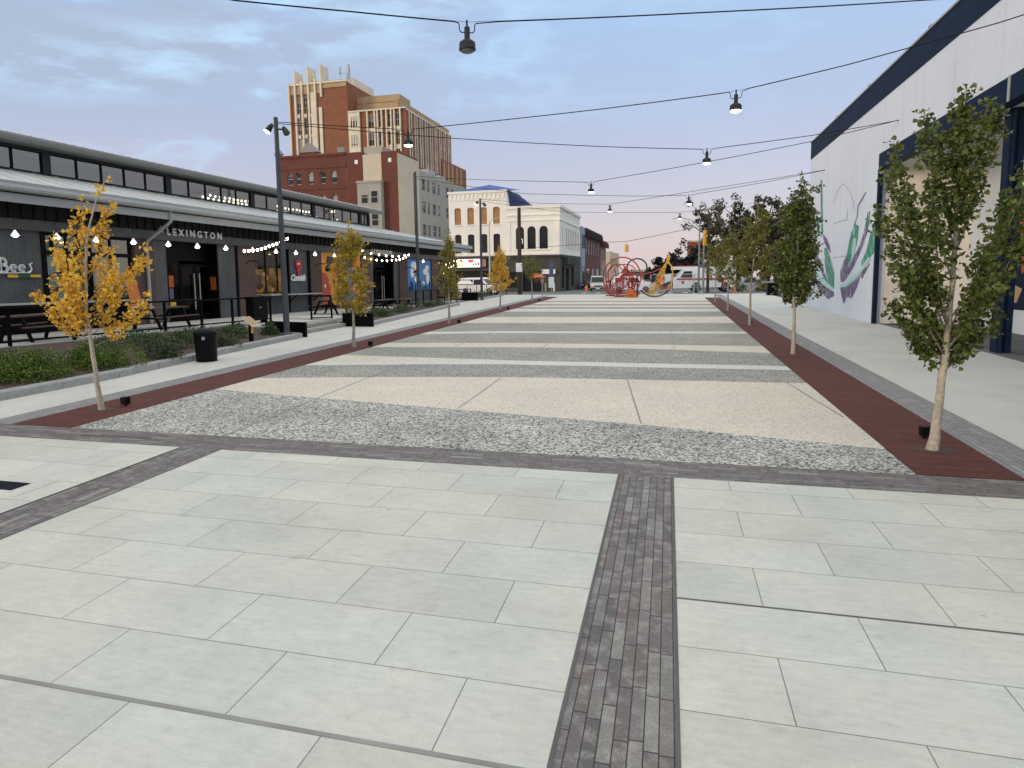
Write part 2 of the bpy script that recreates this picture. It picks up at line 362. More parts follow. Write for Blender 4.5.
M['leaf_mixed'] = leafmat('yellow_green_ginkgo_leaves', [(0.15, (0.20, 0.19, 0.025)), (0.5, (0.50, 0.36, 0.04)), (0.85, (0.76, 0.52, 0.07))])
M['leaf_mixed2'] = leafmat('olive_yellow_ginkgo_leaves', [(0.15, (0.13, 0.14, 0.022)), (0.5, (0.33, 0.28, 0.04)), (0.85, (0.62, 0.45, 0.07))])
M['leaf_olive'] = leafmat('olive_ginkgo_leaves', [(0.15, (0.085, 0.10, 0.02)), (0.5, (0.19, 0.19, 0.035)), (0.85, (0.38, 0.31, 0.06))])
M['leaf_green'] = leafmat('green_ginkgo_leaves', [(0.15, (0.045, 0.07, 0.018)), (0.5, (0.10, 0.135, 0.026)), (0.85, (0.23, 0.26, 0.065))])
M['leaf_shrub'] = leafmat('dark_shrub_leaves', [(0.15, (0.025, 0.05, 0.014)), (0.5, (0.05, 0.095, 0.022)), (0.85, (0.11, 0.17, 0.04))], 0.2)
M['leaf_bright'] = leafmat('bright_shrub_leaves', [(0.15, (0.04, 0.075, 0.010)), (0.5, (0.10, 0.165, 0.018)), (0.85, (0.21, 0.28, 0.04))], 0.25)
M['leaf_grassy'] = leafmat('muted_groundcover_leaves', [(0.15, (0.03, 0.045, 0.02)), (0.5, (0.06, 0.085, 0.035)), (0.85, (0.13, 0.14, 0.05))], 0.2)
M['leaf_far'] = leafmat('olive_far_leaves', [(0.15, (0.03, 0.036, 0.018)), (0.5, (0.06, 0.066, 0.03)), (0.85, (0.12, 0.11, 0.05))], 0.15)  # dark olive is the leaves' own colour
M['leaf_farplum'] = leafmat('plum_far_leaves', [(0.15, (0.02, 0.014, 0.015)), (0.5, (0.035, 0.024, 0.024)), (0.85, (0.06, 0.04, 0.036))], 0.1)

# ------------------------------------------------------------------ mesh helpers
class MB:
    def __init__(s, T=None):
        s.v = []; s.f = []; s.mi = []; s.T = T; s.smooth = []
    def add(s, vs, fs, m=0, smooth=False):
        o = len(s.v)
        if s.T: vs = [s.T(*p) for p in vs]
        s.v += [tuple(p) for p in vs]
        for f in fs:
            s.f.append([i + o for i in f]); s.mi.append(m); s.smooth.append(smooth)
        return s
    def quad(s, a, b, c, d, m=0): return s.add([a, b, c, d], [(0, 1, 2, 3)], m)
    def poly(s, pts, m=0): return s.add(pts, [tuple(range(len(pts)))], m)
    def box(s, x0, x1, y0, y1, z0, z1, m=0):
        vs = [(x, y, z) for z in (z0, z1) for y in (y0, y1) for x in (x0, x1)]
        return s.add(vs, [(0, 2, 3, 1), (4, 5, 7, 6), (0, 1, 5, 4), (2, 6, 7, 3), (0, 4, 6, 2), (1, 3, 7, 5)], m)
    def prism(s, pts, z0, z1, m=0):
        n = len(pts)
        vs = [(x, y, z0) for x, y in pts] + [(x, y, z1) for x, y in pts]
        return s.add(vs, [tuple(range(n - 1, -1, -1)), tuple(range(n, 2 * n))] + [(i, (i + 1) % n, n + (i + 1) % n, n + i) for i in range(n)], m)
    def slabpoly(s, pts3, thick, m=0):
        """planar polygon thickened along its normal"""
        P = [Vector(p) for p in pts3]; nrm = (P[1] - P[0]).cross(P[2] - P[0]).normalized() * thick
        n = len(P)
        return s.add([tuple(p) for p in P] + [tuple(p + nrm) for p in P], [tuple(range(n - 1, -1, -1)), tuple(range(n, 2 * n))] + [(i, (i + 1) % n, n + (i + 1) % n, n + i) for i in range(n)], m)
    def tube(s, pts, r, n=8, m=0, cap=True, smooth=True):
        P = [Vector(p) for p in pts]; k = len(P)
        rs = r if isinstance(r, (list, tuple)) else [r] * k
        vs = []; up = None
        for i in range(k):
            d = (P[min(i + 1, k - 1)] - P[max(i - 1, 0)])
            d = d.normalized() if d.length > 1e-9 else Vector((0, 0, 1))
            if up is None:
                up = Vector((0, 0, 1)) if abs(d.z) < 0.9 else Vector((1, 0, 0))
            a = d.cross(up)
            if a.length < 1e-4: a = d.cross(Vector((0, 1, 0)))
            a.normalize(); b = a.cross(d).normalized(); up = b
            for j in range(n):
                t = 2 * PI * j / n
                vs.append(tuple(P[i] + (a * math.cos(t) + b * math.sin(t)) * rs[i]))
        fs = [(i * n + j, i * n + (j + 1) % n, (i + 1) * n + (j + 1) % n, (i + 1) * n + j) for i in range(k - 1) for j in range(n)]
        s.add(vs, fs, m, smooth)
        if cap:
            s.add(vs[:n], [tuple(range(n))], m); s.add(vs[-n:], [tuple(range(n - 1, -1, -1))], m)
        return s
    def lathe(s, prof, c=(0, 0, 0), n=20, m=0, smooth=True):
        vs = []
        for r, z in prof:
            for j in range(n):
                t = 2 * PI * j / n; vs.append((c[0] + r * math.cos(t), c[1] + r * math.sin(t), c[2] + z))
        k = len(prof)
        fs = [(i * n + j, i * n + (j + 1) % n, (i + 1) * n + (j + 1) % n, (i + 1) * n + j) for i in range(k - 1) for j in range(n)]
        return s.add(vs, fs, m, smooth)
    def beam(s, a, b, w, h, m=0):
        """rectangular bar between two points"""
        A, B = Vector(a), Vector(b); d = (B - A).normalized()
        u = Vector((0, 0, 1)) if abs(d.z) < 0.95 else Vector((1, 0, 0))
        x = d.cross(u).normalized() * w / 2; y = x.cross(d).normalized() * h / 2
        vs = [tuple(p + i * x + j * y) for p in (A, B) for i, j in ((-1, -1), (1, -1), (1, 1), (-1, 1))]
        return s.add(vs, [(0, 1, 2, 3), (7, 6, 5, 4), (0, 4, 5, 1), (1, 5, 6, 2), (2, 6, 7, 3), (3, 7, 4, 0)], m)
    def leaf(s, p, size, rng, nz=0.4, m=0):
        d = Vector((rng.gauss(0, 1), rng.gauss(0, 1), rng.gauss(0, 1) * nz)).normalized()
        e = d.cross(Vector((rng.gauss(0, 1), rng.gauss(0, 1), rng.gauss(0, 1)))).normalized()
        k = size * rng.uniform(0.7, 1.25); q = Vector(p)
        fold = d.cross(e) * k * 0.18
        s.add([tuple(q), tuple(q + d * k * .75 + e * k * .55 + fold), tuple(q + d * k), tuple(q + d * k * .75 - e * k * .55 + fold)], [(0, 1, 2, 3)], m)
    def build(s, name, mats, parent=None, bevel=0):
        me = bpy.data.meshes.new(name)
        me.from_pydata(s.v, [], s.f)
        if not isinstance(mats, (list, tuple)): mats = [mats]
        for m in mats: me.materials.append(M[m] if isinstance(m, str) else m)
        me.polygons.foreach_set('material_index', s.mi)
        me.polygons.foreach_set('use_smooth', s.smooth)
        me.update()
        o = bpy.data.objects.new(name, me); C.objects.link(o)
        if parent: o.parent = parent
        if bevel:
            b = o.modifiers.new('bevel', 'BEVEL'); b.width = bevel; b.segments = 2; b.limit_method = 'ANGLE'
        return o

def build_each(mb, name, mats, parent=None, bevel=0):
    """every loose piece of the builder becomes a mesh object of its own"""
    key = {}; par = list(range(len(mb.v)))
    def find(i):
        while par[i] != i: par[i] = par[par[i]]; i = par[i]
        return i
    for i, p in enumerate(mb.v):
        k = tuple(round(c, 4) for c in p)
        if k in key: par[find(i)] = find(key[k])
        else: key[k] = i
    for f in mb.f:
        for i in f[1:]: par[find(i)] = find(f[0])
    groups = {}
    for fi, f in enumerate(mb.f): groups.setdefault(find(f[0]), []).append(fi)
    outp = []
    for g_, fl in groups.items():
        nb_ = MB(); mp_ = {}
        for fi in fl:
            idx = []
            for i in mb.f[fi]:
                if i not in mp_: mp_[i] = len(nb_.v); nb_.v.append(mb.v[i])
                idx.append(mp_[i])
            nb_.f.append(idx); nb_.mi.append(mb.mi[fi]); nb_.smooth.append(mb.smooth[fi])
        outp.append(nb_.build(name, mats, parent, bevel))
    return outp

def tag(o, label=None, cat=None, group=None, kind=None):
    if label: o['label'] = label
    if cat: o['category'] = cat
    if group: o['group'] = group
    if kind: o['kind'] = kind
    return o

def thing(name, label, cat, loc=(0, 0, 0), rot=(0, 0, 0), group=None):
    o = bpy.data.objects.new(name, None); C.objects.link(o)
    o.location = loc; o.rotation_euler = rot; o.empty_display_size = 0.3
    return tag(o, label, cat, group)

def copy_tree(o, parent=None):
    c = o.copy(); C.objects.link(c)
    if parent: c.parent = parent
    for ch in list(o.children): copy_tree(ch, c)
    return c

def struct(name, mb, mats, label=None, cat=None):
    return tag(mb.build(name, mats), label, cat, kind='structure')

def text_mesh(body, size, extrude=0.01, shear=0.0, offset=0.0, spacing=1.0):
    cu = bpy.data.curves.new('lettering', 'FONT'); cu.body = body; cu.size = size; cu.extrude = extrude
    cu.shear = shear; cu.offset = offset; cu.space_character = spacing; cu.resolution_u = 3
    o = bpy.data.objects.new('lettering', cu); C.objects.link(o)
    dg = bpy.context.evaluated_depsgraph_get()
    me = bpy.data.meshes.new_from_object(o.evaluated_get(dg))
    vs = [tuple(v.co) for v in me.vertices]; fs = [tuple(p.vertices) for p in me.polygons]
    bpy.data.objects.remove(o); bpy.data.curves.remove(cu); bpy.data.meshes.remove(me)
    return vs, fs

def wall_cells(mb, u0, u1, z0, z1, holes, depth, m=0, n=0.0, arch=()):
    """wall in the (u, n, z) plane n with real openings and reveals; arch: indices of holes with a round head"""
    us = sorted({u0, u1, *[h[0] for h in holes], *[h[1] for h in holes]}); zs = sorted({z0, z1, *[h[2] for h in holes], *[h[3] for h in holes]})
    us = [u for u in us if u0 <= u <= u1]; zs = [z for z in zs if z0 <= z <= z1]
    for i in range(len(us) - 1):
        for j in range(len(zs) - 1):
            cu, cz = (us[i] + us[i + 1]) / 2, (zs[j] + zs[j + 1]) / 2
            if any(h[0] < cu < h[1] and h[2] < cz < h[3] for h in holes): continue
            mb.quad((us[i], n, zs[j]), (us[i + 1], n, zs[j]), (us[i + 1], n, zs[j + 1]), (us[i], n, zs[j + 1]), m)
    for k, (a, b, c, d) in enumerate(holes):
        e = n - depth
        mb.quad((a, n, c), (b, n, c), (b, e, c), (a, e, c), m); mb.quad((a, n, d), (b, n, d), (b, e, d), (a, e, d), m)
        mb.quad((a, n, c), (a, n, d), (a, e, d), (a, e, c), m); mb.quad((b, n, c), (b, n, d), (b, e, d), (b, e, c), m)
        if k in arch:
            cx = (a + b) / 2; rx = (b - a) / 2; rz = min(rx, (d - c) * 0.5) if arch[k] is None else arch[k]
            K = 8
            pts = [(cx - rx * math.cos(PI * t / (2 * K)), d - rz + rz * math.sin(PI * t / (2 * K))) for t in range(K + 1)]
            for sgn in (1, -1):
                q = [(cx + sgn * (x - cx), n, z) for x, z in pts] + [(cx - sgn * rx, n, d)]
                mb.poly(q, m)
                for t in range(K):
                    (xa, za), (xb, zb) = pts[t], pts[t + 1]
                    mb.quad((cx + sgn * (xa - cx), n, za), (cx + sgn * (xb - cx), n, zb), (cx + sgn * (xb - cx), e, zb), (cx + sgn * (xa - cx), e, za), m)

WR = random.Random(77)
def window(parent, T, a, b, c, d, n, frame='dark', glass='winglass', cols=1, rows=2, fw=0.06, sill=None, label=None):
    """one window: frame (part) with its pane(s) as sub-part; sits at plane n"""
    f = MB(T)
    f.box(a, a + fw, n, n + .06, c, d); f.box(b - fw, b, n, n + .06, c, d); f.box(a + fw, b - fw, n, n + .06, c, c + fw); f.box(a + fw, b - fw, n, n + .06, d - fw, d)
    for i in range(1, cols):
        x = a + (b - a) * i / cols; f.box(x - fw / 2, x + fw / 2, n, n + .05, c + fw, d - fw)
    for j in range(1, rows):
        z = c + (d - c) * j / rows; f.box(a + fw, b - fw, n, n + .04, z - fw / 2, z + fw / 2)
    o = f.build('window', frame, parent)
    if label: o['label'] = label
    g = MB(T); g.box(a + fw * .5, b - fw * .5, n + .005, n + .02, c + fw * .5, d - fw * .5); g.build('pane', glass, o)
    if glass == 'winglass' and fw >= .07 and parent['label'].find('corner building') < 0 and WR.random() < .6:
        s = MB(T); h_ = (d - c) * WR.choice((.3, .45, .5, .7)); s.box(a + fw, b - fw, n + .021, n + .028, d - fw - h_, d - fw); s.build('blind', WR.choice(('blind_pale', 'blind_grey', 'blind_pale')), o)
    if sill:
        s = MB(T); s.box(a - .08, b + .08, n, n + sill, c - .12, c - .003); s.build('sill', 'limestone', o)
    return o

# ------------------------------------------------------------------ camera
H = 2.31
f_px, pitch, yaw, roll = 661.105, R(6.829), R(-14.680), R(-0.884)
d = Vector((math.sin(yaw) * math.cos(pitch), math.cos(yaw) * math.cos(pitch), -math.sin(pitch)))
r = Vector((math.cos(yaw), -math.sin(yaw), 0)); u = r.cross(d)
r2 = r * math.cos(roll) + u * math.sin(roll); u2 = u * math.cos(roll) - r * math.sin(roll)
cam = bpy.data.cameras.new('camera'); co = bpy.data.objects.new('camera', cam); C.objects.link(co)
mw = Matrix((r2, u2, -d)).transposed().to_4x4(); mw.translation = (0, 0, H); co.matrix_world = mw
cam.sensor_width = 36; cam.lens = f_px / 1024 * 36; cam.clip_end = 4000; cam.clip_start = 0.05
cam.shift_x = (512 - 495.241) / 1024; cam.shift_y = (349.2 - 384) / 1024
sc.camera = co
RIGHT = Vector((math.cos(yaw), -math.sin(yaw), 0))
SLOPE = -0.018                       # the street beyond the plaza falls away at this grade
def gz(y): return SLOPE * (y - 54) if y > 54 else 0.0

# ------------------------------------------------------------------ ground and paving
g = MB()
for x0, x1 in ((-900, -60), (-60, 60), (60, 900)):
    g.quad((x0, -60, -.03), (x1, -60, -.03), (x1, 54, -.03), (x0, 54, -.03)); g.quad((x0, 54, -.03), (x1, 54, -.03), (x1, 2500, -.03 + gz(2500)), (x0, 2500, -.03 + gz(2500)))
struct('ground', g, 'asphalt')
def sheet(name, polys, mat, z):
    mb = MB()
    for p in polys: mb.poly([(x, y, z) for x, y in p])
    return struct(name, mb, mat)
def rect(a, b, c, d_): return [(a, c), (b, c), (b, d_), (a, d_)]
Y0, Y1 = 7.35, 7.995
XS = [(-6.33, -5.715), (-.504, .082), (5.31, 5.90)]
xs = [-26, -6.33, -5.715, -.504, .082, 5.31, 5.90, 16]
sheet('plaza_slabs', [rect(xs[i], xs[i + 1], -6, Y0) for i in (0, 2, 4, 6)], 'slab', 0)
sheet('brick_cross_band', [rect(-26, 16, Y0, Y1)], 'paver_x', 0)
sheet('brick_strips', [rect(a, b, -6, Y0) for a, b in XS], 'paver_y', -.001)
# dark open joints along the strips and the wide sealed joints
j = MB()
for a, b in XS:
    for x in (a, b): j.quad((x - .011, -6, .003), (x + .011, -6, .003), (x + .011, Y0, .003), (x - .011, Y0, .003))
j.quad((.093, 4.571, .003), (5.295, 4.571, .003), (5.295, 4.589, .003), (.093, 4.589, .003))
struct('open_joints', j, 'joint')
j = MB(); j.quad((-5.70, 2.735, .003), (-.52, 2.735, .003), (-.52, 2.765, .003), (-5.70, 2.765, .003)); struct('sealed_joint', j, 'joint_pale')
# striped aggregate field: (boundary from front to back, material of the stripe in front of it)
XL, XR = -8.85, 2.68
B = [[(XL, Y1), (XR, Y1)],
     [(XL, 11.35), (-6.16, 10.85), (-.37, 9.83), (XR, 9.07)],
     [(XL, 12.75), (-6, 13.35), (-3.5, 13.77), (XR, 14.0)],
     [(XL, 14.74), (-6, 15.35), (-4, 15.66), (XR, 15.72)],
     [(XL, 15.15), (-6, 15.95), (-4.1, 16.3), (XR, 16.34)],
     [(XL, 16.8), (-5, 16.5), (-3.4, 16.345), (XR, 16.345)],
     [(XL, 18.72), (-4.9, 19.2), (-.76, 19.33), (XR, 18.77)],
     [(XL, 19.85), (-5, 20.36), (XR, 20.4)],
     [(XL, 22.85), (-6, 23.5), (XR, 24.16)],
     [(XL, 23.75), (-6.2, 24.3), (XR, 24.9)],
     [(XL, 27.9), (XR, 28.7)], [(XL, 31.6), (XR, 32.3)], [(XL, 35.7), (XR, 36.05)], [(XL, 38.4), (XR, 38.45)], [(XL, 40.2), (XR, 40.1)], [(XL, 41.9), (XR, 41.7)],
     [(XL, 43.7), (XR, 43.4)], [(XL, 46.2), (XR, 46)], [(XL, 47.9), (XR, 47.5)], [(XL, 54), (XR, 51.6)]]
SM = ['agg_grey', 'agg_cream', 'agg_dark', 'agg_white', 'agg_cream', 'agg_dark', 'agg_cream', 'agg_tan', 'agg_white', 'agg_tan', 'agg_cream', 'agg_dark', 'agg_cream', 'agg_tan', 'agg_cream', 'agg_dark', 'agg_cream', 'agg_tan', 'agg_cream']
mats = sorted(set(SM)); mb = MB()
for k in range(len(B) - 1):
    pts = [(x, y, 0) for x, y in B[k]] + [(x, y, 0) for x, y in reversed(B[k + 1])]
    mb.poly(pts, mats.index(SM[k]))
struct('striped_plaza', mb, mats)
j = MB()
def cut(x0, y0, x1, y1, w=.012):
    dx, dy = x1 - x0, y1 - y0; l = math.hypot(dx, dy); px, py = -dy / l * w, dx / l * w
    j.quad((x0 - px, y0 - py, .004), (x1 - px, y1 - py, .004), (x1 + px, y1 + py, .004), (x0 + px, y0 + py, .004))
cut(-6.15, Y1, -6.45, 15.5); cut(-.36, 9.9, -.80, 13.9); cut(2.62, 10.9, 2.30, 14.0); cut(-3.4, 10.4, -3.46, 13.7); cut(-.9, 24.9, -1.0, 28.2); cut(1.2, 28.9, .5, 32.1); cut(-3.5, 16.4, -3.6, 20.3); cut(-6.3, 19, -6.5, 31, .008); cut(.2, 19.4, .1, 24.5, .008)
struct('saw_cut_joints', j, 'joint_pale')
sheet('tree_strip_paving', [rect(XR, 3.72, Y1, 52.5), rect(-10.05, XL, Y1, 55)], 'rubber', .004)
sheet('edge_pavers', [rect(3.72, 4.30, Y1, 58), rect(-10.62, -10.05, Y1, 58)], 'paver_grey', .002)
sheet('sidewalk', [rect(-16.5, -10.62, Y1, 60), rect(4.30, 8.0, Y1, 60), [(-10.05, 55), (XL, 55), (XL, 54), (XR, 51.6), (XR, 52.5), (3.72, 52.5), (3.72, 58), (-10.05, 58)], [(-10.62, 58), (4.30, 58), (4.30, 60), (-10.62, 60)]], 'walk', -.004)
lot = MB(); lot.quad((8.0, Y1, -.006), (11.3, Y1, -.006), (11.3, 29, -.006), (8.0, 29, -.006)); struct('parking_bay', lot, 'asphalt')
# street crossings, lighter concrete aprons
mb = MB()
for x0, x1, y0, y1 in ((-9.2, -4.6, 61, 64.5), (-3.8, 4.6, 60.5, 64)):
    mb.quad((x0, y0, gz(y0) + .004), (x1, y0, gz(y0) + .004), (x1, y1, gz(y1) + .004), (x0, y1, gz(y1) + .004))
struct('street_apron', mb, 'walk')
mb = MB()
for k in range(9):
    x = -9 + k * 1.5; mb.quad((x, 70, gz(70) + .004), (x + .5, 70, gz(70) + .004), (x + .5, 73, gz(73) + .004), (x, 73, gz(73) + .004))
struct('crosswalk_marking', mb, 'white')
hatch = thing('utility_hatch', 'dark square utility cover in a pale frame, flush with the slabs', 'utility cover', (-7.12, 5.53, 0))
m_ = MB(); m_.box(-.45, .45, -.28, .28, 0, .006); m_.build('collar', 'walk', hatch)
m_ = MB(); m_.box(-.24, .22, -.12, .11, .006, .014); m_.build('cover', 'black', hatch)
dr = MB(); dr.box(-8.3, -7.1, 7.63, 7.67, .001, .006); o = dr.build('slot_drain', 'joint'); tag(o, 'narrow dark slot drain set in the brick band at left', 'drain')
dr = MB(); dr.box(1.95, 2.15, 7.605, 7.635, .001, .006); o = dr.build('slot_drain', 'joint'); tag(o, 'short dark slot drain set in the brick band near the right red strip', 'drain')

# ------------------------------------------------------------------ left planting beds, steps, terrace kerbs
def kerb(pts, w=.3, z=.16, name='kerb', nstone=1.35):
    """granite kerb stones laid along a line, each stone with a gap"""
    mb = MB()
    for (x0, y0), (x1, y1) in zip(pts[:-1], pts[1:]):
        L = math.hypot(x1 - x0, y1 - y0); n = max(1, round(L / nstone)); ux, uy = (x1 - x0) / L, (y1 - y0) / L; nx, ny = -uy, ux
        for k in range(n):
            a, b = L * k / n + .008, L * (k + 1) / n - .008; e = .02
            base = [(x0 + ux * s + nx * t, y0 + uy * s + ny * t) for s, t in ((a, 0), (b, 0), (b, w), (a, w))]
            top = [(x0 + ux * s + nx * t, y0 + uy * s + ny * t) for s, t in ((a + e, e), (b - e, e), (b - e, w - e), (a + e, w - e))]
            vs = [(p[0], p[1], -.02) for p in base] + [(p[0], p[1], z - e) for p in base] + [(p[0], p[1], z) for p in top]
            mb.add(vs, [(i, (i + 1) % 4, 4 + (i + 1) % 4, 4 + i) for i in range(4)] + [(4 + i, 4 + (i + 1) % 4, 8 + (i + 1) % 4, 8 + i) for i in range(4)] + [(8, 9, 10, 11)])
    return tag(mb.build(name, 'granite'), kind='structure')
kerb([(-12.25, 6.5), (-12.12, 12.3), (-12.48, 16.4), (-12.72, 21.2), (-13.3, 21.75)])
kerb([(-12.35, 25.85), (-12.72, 31), (-13.15, 37), (-13.55, 42.6), (-14.4, 43.2)])
kerb([(-14.2, 49.5), (-14.3, 58)], .25, .13)
bed = MB()
bed.poly([(-12.5, 6.5, .12), (-12.4, 12.3, .12), (-12.75, 16.4, .12), (-13.0, 21.1, .13), (-14.2, 21.9, .13), (-16.05, 22.5, .33), (-16.55, 13.8, .50), (-17, 6.5, .62)])
bed.poly([(-12.6, 25.9, .12), (-13.0, 31, .12), (-13.4, 37, .12), (-13.8, 42.5, .12), (-15.2, 42.7, .12), (-15.3, 36, .12), (-15.95, 26.3, .26)])
bed.poly([(-14.4, 49.5, .1), (-14.5, 58, .1), (-17, 58, .1), (-17, 49.5, .1)])
struct('planting_bed', bed, 'soil')
st = MB()
st.prism([(-13.35, 21.9), (-13.35, 25.75), (-16.0, 25.75), (-16.0, 21.9)], -.02, .15); st.prism([(-13.75, 21.95), (-13.75, 25.72), (-16.0, 25.72), (-16.0, 21.95)], .15, .30)
o = st.build('concrete_steps', ['stepside'], bevel=.01); tag(o, 'two grey concrete steps up to the terrace between black planter plates', 'steps')
rise = MB(); rise.prism([(-13.80, 25.5), (-13.80, 27.3), (-16.1, 27.3), (-16.1, 25.76)], .0, .36); o = rise.build('low_concrete_wall', 'terrace', bevel=.01); tag(o, 'short pale concrete cheek wall beside the steps', 'wall')
def plate(a, b, z0, z1, lab):
    t = thing('planter_end_plate', lab, 'planter', ((a[0] + b[0]) / 2, (a[1] + b[1]) / 2, 0))
    L = math.hypot(b[0] - a[0], b[1] - a[1]); t.rotation_euler.z = math.atan2(b[1] - a[1], b[0] - a[0])
    m_ = MB(); m_.box(-L / 2, L / 2, -.012, .012, z0, z1); m_.box(-L / 2, L / 2, -.04, .012, z1 + .001, z1 + .02); m_.build('panel', 'black', t)
    m_ = MB(); m_.box(-L / 2 - .03, -L / 2, -.05, .05, 0, z1 + .02); m_.box(L / 2, L / 2 + .03, -.05, .05, 0, z1 + .02); build_each(m_, 'edge_post', 'black', t)
    return t
plate((-14.6, 21.85), (-12.68, 21.35), .0, .52, 'black steel plate closing the near planting bed at the steps')
plate((-13.5, 25.85), (-12.1, 25.75), .0, .55, 'black steel plate at the head of the far planting bed')
p = plate((-15.5, 49.3), (-14.2, 49.0), .0, .6, 'black steel plate beside the third lamp post')

# ------------------------------------------------------------------ market hall (left), local frame: x = out from the facade, y = along it
AX = R(3)
market = thing('market_hall', 'long low dark market hall with pale metal roof and glazed clerestory', 'building', (-20, 26, 0), (SLOPE, 0, -AX))
TB = lambda uu, nn, zz: (nn, uu, zz)          # (u, n, z) -> local
U0, U1, UE = -26.0, 30.5, 18.6
PIL = [(-22.0, -20.9), (-16.1, -15.0), (-11.6, -10.6), (-4.43, -3.45), (1.61, 2.84), (7.68, 8.79), (13.5, 14.7), (19.1, 20.46), (25.0, 26.2), (29.6, 30.5)]
mb = MB(TB)
for a, b in PIL: mb.box(a, b, -.25, .10, -.4, 3.68)
build_each(mb, 'brick_pilaster', 'brick', market)
mb = MB(TB); mb.box(U0, U1, -.22, .16, 3.68, 4.03); mb.build('beam', 'beam', market, .01)
mb = MB(TB); mb.box(U0, U1, -.2, .04, 4.03, 4.62)
k = U0
while k < U1: mb.box(k, k + .05, .04, .085, 4.035, 4.6); k += .42
mb.build('dark_cladding', 'darkrib', market)
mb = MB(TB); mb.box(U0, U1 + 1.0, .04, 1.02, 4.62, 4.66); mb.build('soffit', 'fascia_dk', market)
mb = MB(TB); mb.box(U0, U1 + 1.1, 1.02, 1.10, 4.42, 4.70); mb.build('fascia', 'fascia', market, .01)
mb = MB(TB); mb.box(U0, U1 + 1.1, 1.0, 1.09, 4.70, 5.0); mb.build('gutter_shadow_strip', 'dark', market)  # dark colour stands in for the shadow gap under the gutter
gut = MB(TB)
prof = [(1.10, 4.74), (1.25, 4.74), (1.30, 4.78), (1.315, 4.86), (1.29, 4.95), (1.30, 5.04), (1.27, 5.05), (1.10, 5.02)]
n_ = len(prof); vs = [(U0, a, b) for a, b in prof] + [(U1 + 1.1, a, b) for a, b in prof]
gut.add(vs, [(i, (i + 1) % n_, n_ + (i + 1) % n_, n_ + i) for i in range(n_)] + [tuple(range(n_)), tuple(range(n_, 2 * n_))]); gut.build('gutter', 'fascia', market)
# low roof with hipped far end
rf = MB(TB)
rf.quad((U0, 1.2, 5.03), (U1 + 1.0, 1.2, 5.03), (UE, -2.0, 5.92), (U0, -2.0, 5.92)); rf.poly([(U1 + 1.0, 1.2, 5.03), (U1 + 1.0, -14, 5.03), (UE, -11, 5.92), (UE, -2.0, 5.92)])
k = U0
while k < U1:
    top = -2.0 if k < UE else 1.15 - (U1 + 1.0 - k) / (U1 + 1.0 - UE) * 3.15
    zt = 5.92 if k < UE else 5.03 + (U1 + 1.0 - k) / (U1 + 1.0 - UE) * .89
    rf.beam((k, 1.15, 5.05), (k, top, zt + .012), .03, .03); k += .84
rf.build('low_roof', 'seam', market)
# clerestory
CB = []
k = -12.1
while k > U0: k -= 5.85
bays = []
k = -23.7
while k < UE - .5:
    bays.append((k, min(k + 5.85, UE))); k += 5.85
posts = MB(TB); cl_glass = []
posts.box(U0, UE, -2.06, -1.98, 5.80, 5.97); posts.box(U0, UE, -2.06, -1.98, 6.72, 6.84)
for a, b in bays: posts.box(a - .16, a + .16, -2.1, -1.94, 5.97, 6.72)
posts.box(UE - .2, UE, -2.1, -1.94, 5.97, 6.72)
build_each(posts, 'clerestory_post', 'dark', market)
for a, b in bays:
    n5 = 5 if b - a > 5 else max(2, int((b - a) / 1.1))
    for i in range(n5):
        x0 = a + .16 + (b - a - .32) * i / n5; x1 = a + .16 + (b - a - .32) * (i + 1) / n5
        f = MB(TB); f.box(x0, x0 + .045, -2.05, -1.99, 5.97, 6.72); f.box(x1 - .045, x1, -2.05, -1.99, 5.97, 6.72); f.box(x0 + .045, x1 - .045, -2.05, -1.99, 6.68, 6.72); f.box(x0 + .045, x1 - .045, -2.05, -1.99, 5.97, 6.0)
        o = f.build('clerestory_window', 'black', market)
        gl = MB(TB); gl.box(x0 + .03, x1 - .03, -2.03, -2.015, 5.96, 6.73); gl.build('pane', 'clereglass', o)
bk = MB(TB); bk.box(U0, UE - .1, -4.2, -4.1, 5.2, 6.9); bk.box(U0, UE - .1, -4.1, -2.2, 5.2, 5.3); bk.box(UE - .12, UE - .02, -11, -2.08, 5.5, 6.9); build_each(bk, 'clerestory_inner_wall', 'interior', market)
up = MB(TB); up.quad((U0, -1.40, 7.10), (UE + .9, -1.40, 7.10), (UE + .9, -6.5, 7.7), (U0, -6.5, 7.7)); up.quad((U0, -6.5, 7.7), (UE + .9, -6.5, 7.7), (UE + .9, -11.6, 7.1), (U0, -11.6, 7.1))
k = U0
while k < UE + .9: up.beam((k, -1.4, 7.115), (k, -6.5, 7.715), .03, .05); k += .42
up.build('upper_roof', 'seam', market)
uf = MB(TB)
prof = [(-1.46, 6.84), (-1.40, 6.86), (-1.34, 6.93), (-1.33, 7.02), (-1.36, 7.085), (-1.46, 7.085)]
n_ = len(prof); vs = [(U0, a, b) for a, b in prof] + [(UE + .95, a, b) for a, b in prof]
uf.add(vs, [(i, (i + 1) % n_, n_ + (i + 1) % n_, n_ + i) for i in range(n_)] + [tuple(range(n_)), tuple(range(n_, 2 * n_))]); uf.box(U0, UE + .9, -2.0, -1.47, 6.85, 6.87)
uf.build('upper_gutter', 'fascia_dk', market)
uend = MB(TB); uend.poly([(UE, -2.0, 5.9), (UE, -11, 5.9), (UE, -11, 7.0), (UE, -6.5, 7.6), (UE, -2.0, 7.0)]); uend.build('upper_gable', 'darkrib', market)
